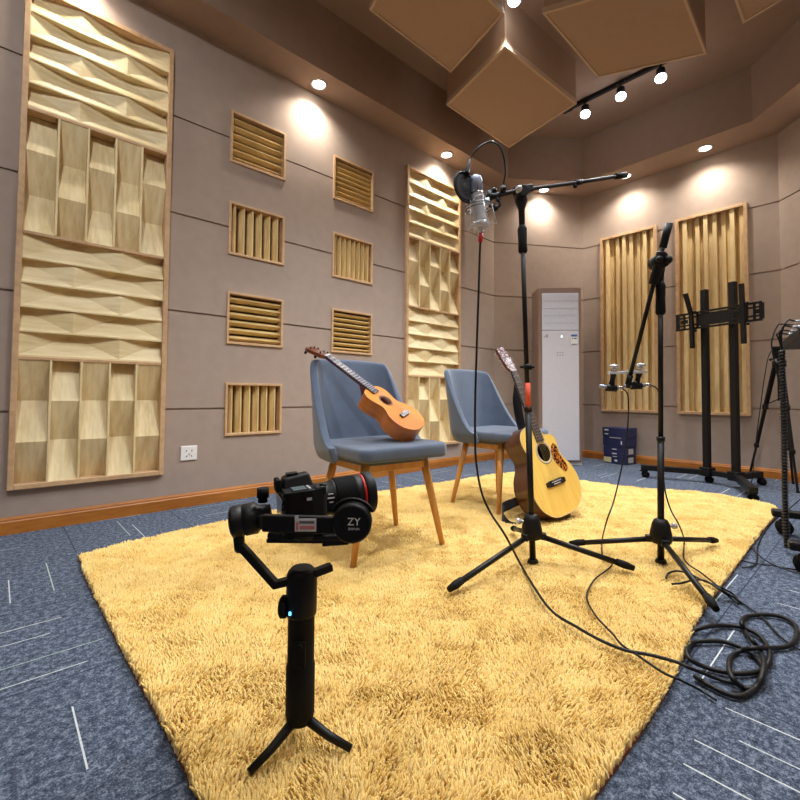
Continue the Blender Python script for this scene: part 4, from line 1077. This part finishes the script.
cable('thin_cable','thin dark lead curving over the carpet beside the cart wheel',[(2.368, 0.435, 0.006), (2.361, 0.397, 0.006), (2.384, 0.348, 0.006), (2.395, 0.296, 0.006), (2.414, 0.252, 0.006), (2.446, 0.210, 0.006)],.0028,6,'black audio cables')
cable('thin_cable','thin dark lead sweeping across the carpet towards the spiral-wrapped cables',[(2.262, 0.413, 0.006), (2.343, 0.384, 0.006), (2.497, 0.401, 0.006), (2.668, 0.425, 0.006), (2.951, 0.440, 0.006)]+[(2.975, 0.402, 0.071), (3.033, 0.350, 0.132), (3.091, 0.297, 0.199)],.0028,6,'black audio cables')
# spiral wrapped loom and plugs
lo=[Vector(p) for p in [(2.648, 0.321, 0.916), (2.648, 0.321, 0.688), (2.648, 0.321, 0.462), (2.648, 0.322, 0.237), (2.651, 0.319, 0.023)]]
t=thing('spiral_wrapped_cables','thick bundle of black cables in spiral wrap hanging down by the cart','cable bundle',lo[-1])
ob('cable_core',MB().tube(cat(lo,6),.0095,12),M['cable'],t,world=True)
P=cat(lo,40);m=MB();n=len(P);pts=[]
turns=62
TT=(P[-1]-P[0]).normalized();e1=TT.cross(Fv).normalized();e2=TT.cross(e1)
for i in range(turns*10):
    f=i/(turns*10-1)*(n-1);a=int(min(f,n-2));c=P[a].lerp(P[a+1],f-a);th_=2*PI*i/10
    pts.append(c+(e1*math.cos(th_)+e2*math.sin(th_))*.0125)
m.tube(pts,.0024,5); ob('spiral_wrap',m,plain('spiral_wrap_plastic',(44,44,46),.3),t,world=True)
jk=[(2.695, 0.279, 1.049), (2.684, 0.289, 1.022), (2.677, 0.295, 1.003), (2.670, 0.301, 0.989)]
for i,q in enumerate(jk):
    q=Vector(q);e=(q+Rv*.075-Vector((0,0,-.006)))
    m=MB();m.cyl(q,q+Rv*.03,.006,n=10);m.cyl(q+Rv*.028,e,.0075,n=12)
    ob('jack_plug',m,M['steel'],t,world=True)
    tail=[q,q-Rv*(.035+.005*i)+up*.002,Vector(lo[0])+up*(.075-.01*i)-Rv*.004*i,Vector(lo[0])]
    ob('cable_tail',MB().tube(cat(tail,6),.0035,8),M['cable'],t,world=True)
q=Vector([(2.687, 0.285, 1.031)][0]);tail=[q,q-Rv*.05+up*.003]+[Vector(p) for p in [(2.650, 0.333, 1.032), (2.634, 0.348, 0.986), (2.628, 0.353, 0.917)]]+[Vector(lo[1])]
ob('cable_tail',MB().tube(cat(tail,6),.003,8),M['cable'],t,world=True)

# ------------------------------------------------------------------ gimbal and camera
gd=.88;S=gd/444.0
g0=Vector([(0.453, 0.778, 0.365)][0])
GX=g0.x;GY=g0.y
gb=thing('camera_gimbal','black handheld camera gimbal standing upright on the rug','gimbal',(GX,GY,.03),YAW-PI/2)
def gp(px,py,dy=0.0):    # local: x sideways, y away
    d=gd+dy
    return Vector((((px-400)*d+98*gd)/444.0,dy,.70+(392-py)*d/444.0-.03))
m=MB();m.lathe([(.026,-.001),(.0275,.01),(.0275,.10),(.0255,.105),(.0255,.20),(.0285,.205)],(0,0,.045),n=30);ob('handle',m,M['blackr'],gb)
m=MB();z1=gp(0,608).z
m.lathe([(.0285,.25-.0),(.0285,z1),(.0295,z1+.004),(.0295,gp(0,570).z),(.026,gp(0,566).z),(.020,gp(0,563).z)],(0,0,0),n=30); ob('control_section',m,M['blackp'],gb)
m=MB();m.box((.004,-.0285,gp(0,640).z),(.022,.006,.05));m.cyl((.004,-.030,gp(0,632).z),(.004,-.038,gp(0,632).z),.007,n=14);m.box((.004,-.031,gp(0,652).z),(.012,.004,.008)); ob('button_panel',m,M['blackr'],gb,bevel=.002)
m=MB();m.box((-.016,-.026,gp(0,602).z),(.004,.002,.006)); ob('status_light',m,emis('blue_led',(70,160,255),4),gb)
m=MB();m.lathe([(.006,0),(.020,.002),(.021,.006),(.021,.012),(.015,.016)],(-.026,-.002,gp(0,601).z),(-1,0,0),n=20); ob('focus_wheel',m,M['blackr'],gb)
m=MB()
for k in range(3):
    a=PI/2+.3+k*2*PI/3;m.tube([(0,0,.052),(math.cos(a)*.06,math.sin(a)*.06,.020),(math.cos(a)*.105,math.sin(a)*.105,.004)],[.010,.008,.007],10)
m.lathe([(.024,.040),(.024,.058),(.02,.06)],n=20); ob('tabletop_tripod',m,M['blackp'],gb)
# arms
arm=MB()
pA=[gp(329,563,.012),gp(316,568,.0),gp(288,577,-.0),gp(276,580,-.0),gp(247,549,-.0),gp(239,541,0),gp(236,515,0)]
def flat(mb,pts,w,h):
    for a,b in zip(pts[:-1],pts[1:]):
        d=(b-a).normalized();mb.bar(a-d*h*.35,b+d*h*.35,w,h,(0,0,1) if abs(d.z)<.9 else (1,0,0))
flat(arm,pA,.020,.014); ob('lower_arm',arm,M['blackp'],gb,bevel=.003)
m=MB();m.bar(gp(240,550,0),gp(239,522,0),.020,.020,(0,1,0)); ob('motor_yoke',m,M['blackp'],gb,bevel=.010,seg=4)
mc=gp(232,520,0);md=Vector((1,.25,.16)).normalized()
m=MB();m.lathe([(.022,-.004),(.030,.0),(.031,.004),(.031,.020),(.0295,.021),(.0295,.023),(.031,.024),(.031,.046),(.024,.052),(.020,.075)],mc,md,n=32); ob('roll_motor',m,M['black'],gb)
m=MB();q=gp(262,500,0);m.cyl(q,q+Vector((0,0,.026)),.009,n=14);m.cyl(q+Vector((0,0,.010)),q+Vector((0,0,.028)),.0115,n=14); ob('lock_knob',m,M['blackr'],gb)
m=MB();m.bar(gp(262,520,-.088),gp(352,522,-.092),.012,.030,(0,0,1));m.bar(gp(260,519,.0),gp(266,520,-.09),.012,.026); ob('upper_arm',m,M['blackp'],gb,bevel=.003)
tm=gp(351,518,-.095)
m=MB();m.lathe([(.026,0),(.032,.002),(.034,.006),(.034,.026),(.030,.030)],tm-Vector((0,-.012,0)),(0,-1,0),n=34)
for k in range(3): m.tube([tm+Vector((.034*math.cos(a)*(1+.10*k),.005-.006*k,.034*math.sin(a)*(1+.10*k))) for a in [PI*.15+PI*.7*i/12 for i in range(13)]],.0025,6)
tmo=ob('tilt_motor',m,M['blackp'],gb)
Rg=Matrix.Rotation(YAW-PI/2,4,'Z')
def gtext(s,size,loc,mat=M['silk'],rot=0):
    Mb=mat_of(gb)@Matrix.Translation(loc)@Matrix.Rotation(PI/2,4,'X')@Matrix.Rotation(rot,4,'Z')
    return text(s,size,mat,tmo,Mb)
gtext('ZY',.018,tm+Vector((.004,-.0185,.004)));gtext('ZHIYUN',.0052,tm+Vector((.004,-.0185,-.008)))
m=MB();lb_=gp(304.5,522,-.0985);m.box(lb_,(.037,.001,.022));m.box(lb_+Vector((-.016,0,.012)),(.006,.001,.008)); lbo=ob('label_tag',m,plain('tag_white',(206,204,204),.5),gb,label='small white tag with red and grey print')
m=MB();m.box(lb_+Vector((-.0145,-.0008,-.002)),(.004,.0006,.014));m.box(lb_+Vector((.003,-.0008,-.004)),(.026,.0006,.006)); ob('tag_red_print',m,plain('faded_red',(190,120,118),.6),lbo)
m=MB();m.box(lb_+Vector((.002,-.0008,.005)),(.026,.0006,.004)); ob('tag_grey_print',m,plain('grey_print',(96,90,98),.6),lbo)
# mounting plates
m=MB();m.bar(gp(269,534,-.01),gp(350,534,.0),.05,.008);m.bar(gp(285,530,-.01),gp(345,530,-.005),.060,.010);m.lathe([(.030,-.012),(.033,-.004),(.033,.0)],gp(305,527,-.012),(0,0,1),n=24)
m.bar(gp(322,538,-.02),gp(348,536,-.02),.02,.014);m.bar(gp(268,531,-.03),gp(290,535,-.03),.015,.010); ob('mounting_plate',m,M['black'],gb,bevel=.002)
# DSLR
dm=gp(300,524,.012)
cw=mat_of(gb)@dm
cam_t=thing('dslr_camera','black digital SLR camera with red-ringed zoom lens mounted on the gimbal','camera',cw,0)
la=math.radians(24)
# local camera axes: x = lens direction, y = camera's left side (away from the viewer), z = up
cam_t.rotation_euler=(math.radians(0),-math.radians(4),YAW-PI/2+la)
bodyp=[(-.036,-.066),(.012,-.070),(.040,-.062),(.044,-.040),(.030,-.030),(.026,.0),(.028,.045),(.022,.066),(-.036,.066)]
m=MB();m.prism(bodyp,.002,.085,smooth_side=False); ob('camera_body',m,M['blackr'],cam_t,bevel=.011,seg=4)
# sculpted top: pentaprism + grip shoulder
m=MB()
vs=[(-.034,-.026,.078),(.028,-.024,.078),(.028,.024,.078),(-.034,.026,.078),(-.030,-.017,.104),(.020,-.013,.108),(.020,.013,.108),(-.030,.017,.104)]
m.add(vs,[(4,5,6,7),(0,1,5,4),(1,2,6,5),(2,3,7,6),(3,0,4,7)]); pz=ob('prism_housing',m,M['blackp'],cam_t,bevel=.005,seg=3)
m=MB();m.box((-.012,0,.1085),(.022,.020,.003)); ob('hot_shoe',m,M['black'],pz)
m=MB();m.lathe([(.013,0),(.015,.004),(.012,.010)],(-.036,0,.090),(-1,0,0),n=18);m.box((-.040,0,.090),(.010,.034,.024)); ob('eyecup',m,M['blackr'],cam_t,bevel=.003)
m=MB();m.lathe([(.016,0),(.016,.010),(.014,.012)],(-.006,.047,.084),(0,0,1),n=22); ob('mode_dial',m,M['blackp'],cam_t)
m=MB();m.box((-.008,-.045,.0865),(.026,.030,.003)); ob('top_display',m,M['screen'],cam_t,bevel=.001)
m=MB();m.box((.030,-.052,.079),(.022,.022,.018));m.cyl((.036,-.052,.084),(.038,-.052,.092),.007,n=14); ob('shutter_button',m,M['blackp'],cam_t,bevel=.004)
m=MB()
for x,y in ((.010,-.036),(.010,-.044),(.010,-.052),(.010,-.060)): m.cyl((x,y,.085),(x,y,.0885),.0022,n=8)
ob('top_buttons',m,M['steel'],cam_t)
m=MB();m.box((-.0365,.006,.040),(.003,.075,.052)); ob('rear_screen',m,plain('rear_screen_glass',(18,20,26),.1),cam_t,bevel=.001)
m=MB();m.lathe([(.017,0),(.017,.003),(.010,.004)],(-.036,-.048,.032),(-1,0,0),n=18)
for z in (.058,.068,.078): m.cyl((-.036,-.050,z),(-.0395,-.050,z),.003,n=8)
ob('rear_controls',m,M['black'],cam_t)
m=MB();m.box((.006,-.0695,.070),(.009,.002,.005)); ob('strap_lug',m,M['steel'],cam_t)
lx=.026;lz=.048
lens=MB();lens.lathe([(.033,0),(.034,.006),(.0345,.012),(.033,.016),(.034,.034),(.0365,.040),(.0375,.044)],(lx,0,lz),(1,0,0),n=36); ln=ob('lens_barrel',lens,M['black'],cam_t)
m=MB()
prof=[]
for i in range(16): prof+=[(.0385,.044+i*.0025),(.0395,.0448+i*.0025),(.0395,.0460+i*.0025),(.0385,.0468+i*.0025)]
m.lathe(prof,(lx,0,lz),(1,0,0),n=44); ob('zoom_ring',m,M['blackr'],ln)
m=MB();m.lathe([(.0385,.083),(.0395,.088),(.0400,.100)],(lx,0,lz),(1,0,0),n=40);m.lathe([(.0402,.1045),(.0425,.108),(.0430,.124),(.0405,.126),(.036,.124),(.034,.112),(0,.110)],(lx,0,lz),(1,0,0),n=40); ob('front_barrel',m,M['blackp'],ln)
m=MB();m.lathe([(.0400,.1000),(.0406,.1005),(.0406,.1040),(.0402,.1045)],(lx,0,lz),(1,0,0),n=40,caps=False); ob('red_ring',m,plain('lens_red',(200,30,24),.35),ln,label='red ring round the front of the lens')
m=MB();m.lathe([(0,.104),(.034,.112)],(lx,0,lz),(1,0,0),n=30); ob('front_glass',m,plain('lens_glass',(12,14,24),.05,spec=.8),ln)
m=MB()
for i,(z,l_) in enumerate(((.012,.010),(.004,.014),(-.004,.008))): m.box((lx+.03+.0,-.034,lz+z+.004),(l_,.001,.0022))
ob('lens_markings',m,M['silk'],ln)

# ------------------------------------------------------------------ camera and world
W_=bpy.data.worlds.new('world');bpy.context.scene.world=W_;W_.use_nodes=True
W_.node_tree.nodes['Background'].inputs[0].default_value=(.02,.02,.02,1);W_.node_tree.nodes['Background'].inputs[1].default_value=1
pitch,roll=.0342,.0077
F3=Vector((math.cos(YAW)*math.cos(pitch),math.sin(YAW)*math.cos(pitch),math.sin(pitch)))
R3=Vector((math.sin(YAW),-math.cos(YAW),0)); U3=R3.cross(F3)
c,s=math.cos(roll),math.sin(roll)
rx=R3*c+U3*s; ux=-R3*s+U3*c
cam=bpy.data.cameras.new('camera');co_=bpy.data.objects.new('camera',cam);COL.objects.link(co_)
Mx=Matrix((rx,ux,-F3)).transposed().to_4x4();Mx.translation=Vector((0,0,.70));co_.matrix_world=Mx
cam.sensor_width=36;cam.lens=443.9/800*36;cam.shift_y=-(400-379.19)/800;cam.clip_start=.02
sc=bpy.context.scene;sc.camera=co_
sc.view_settings.view_transform='Standard';sc.view_settings.look='None';sc.view_settings.exposure=1.05;sc.view_settings.gamma=1;sc.view_settings.use_curve_mapping=False
sc.cycles.max_bounces=8;sc.cycles.diffuse_bounces=5;sc.cycles.sample_clamp_indirect=4
sc.cycles.use_denoising=True
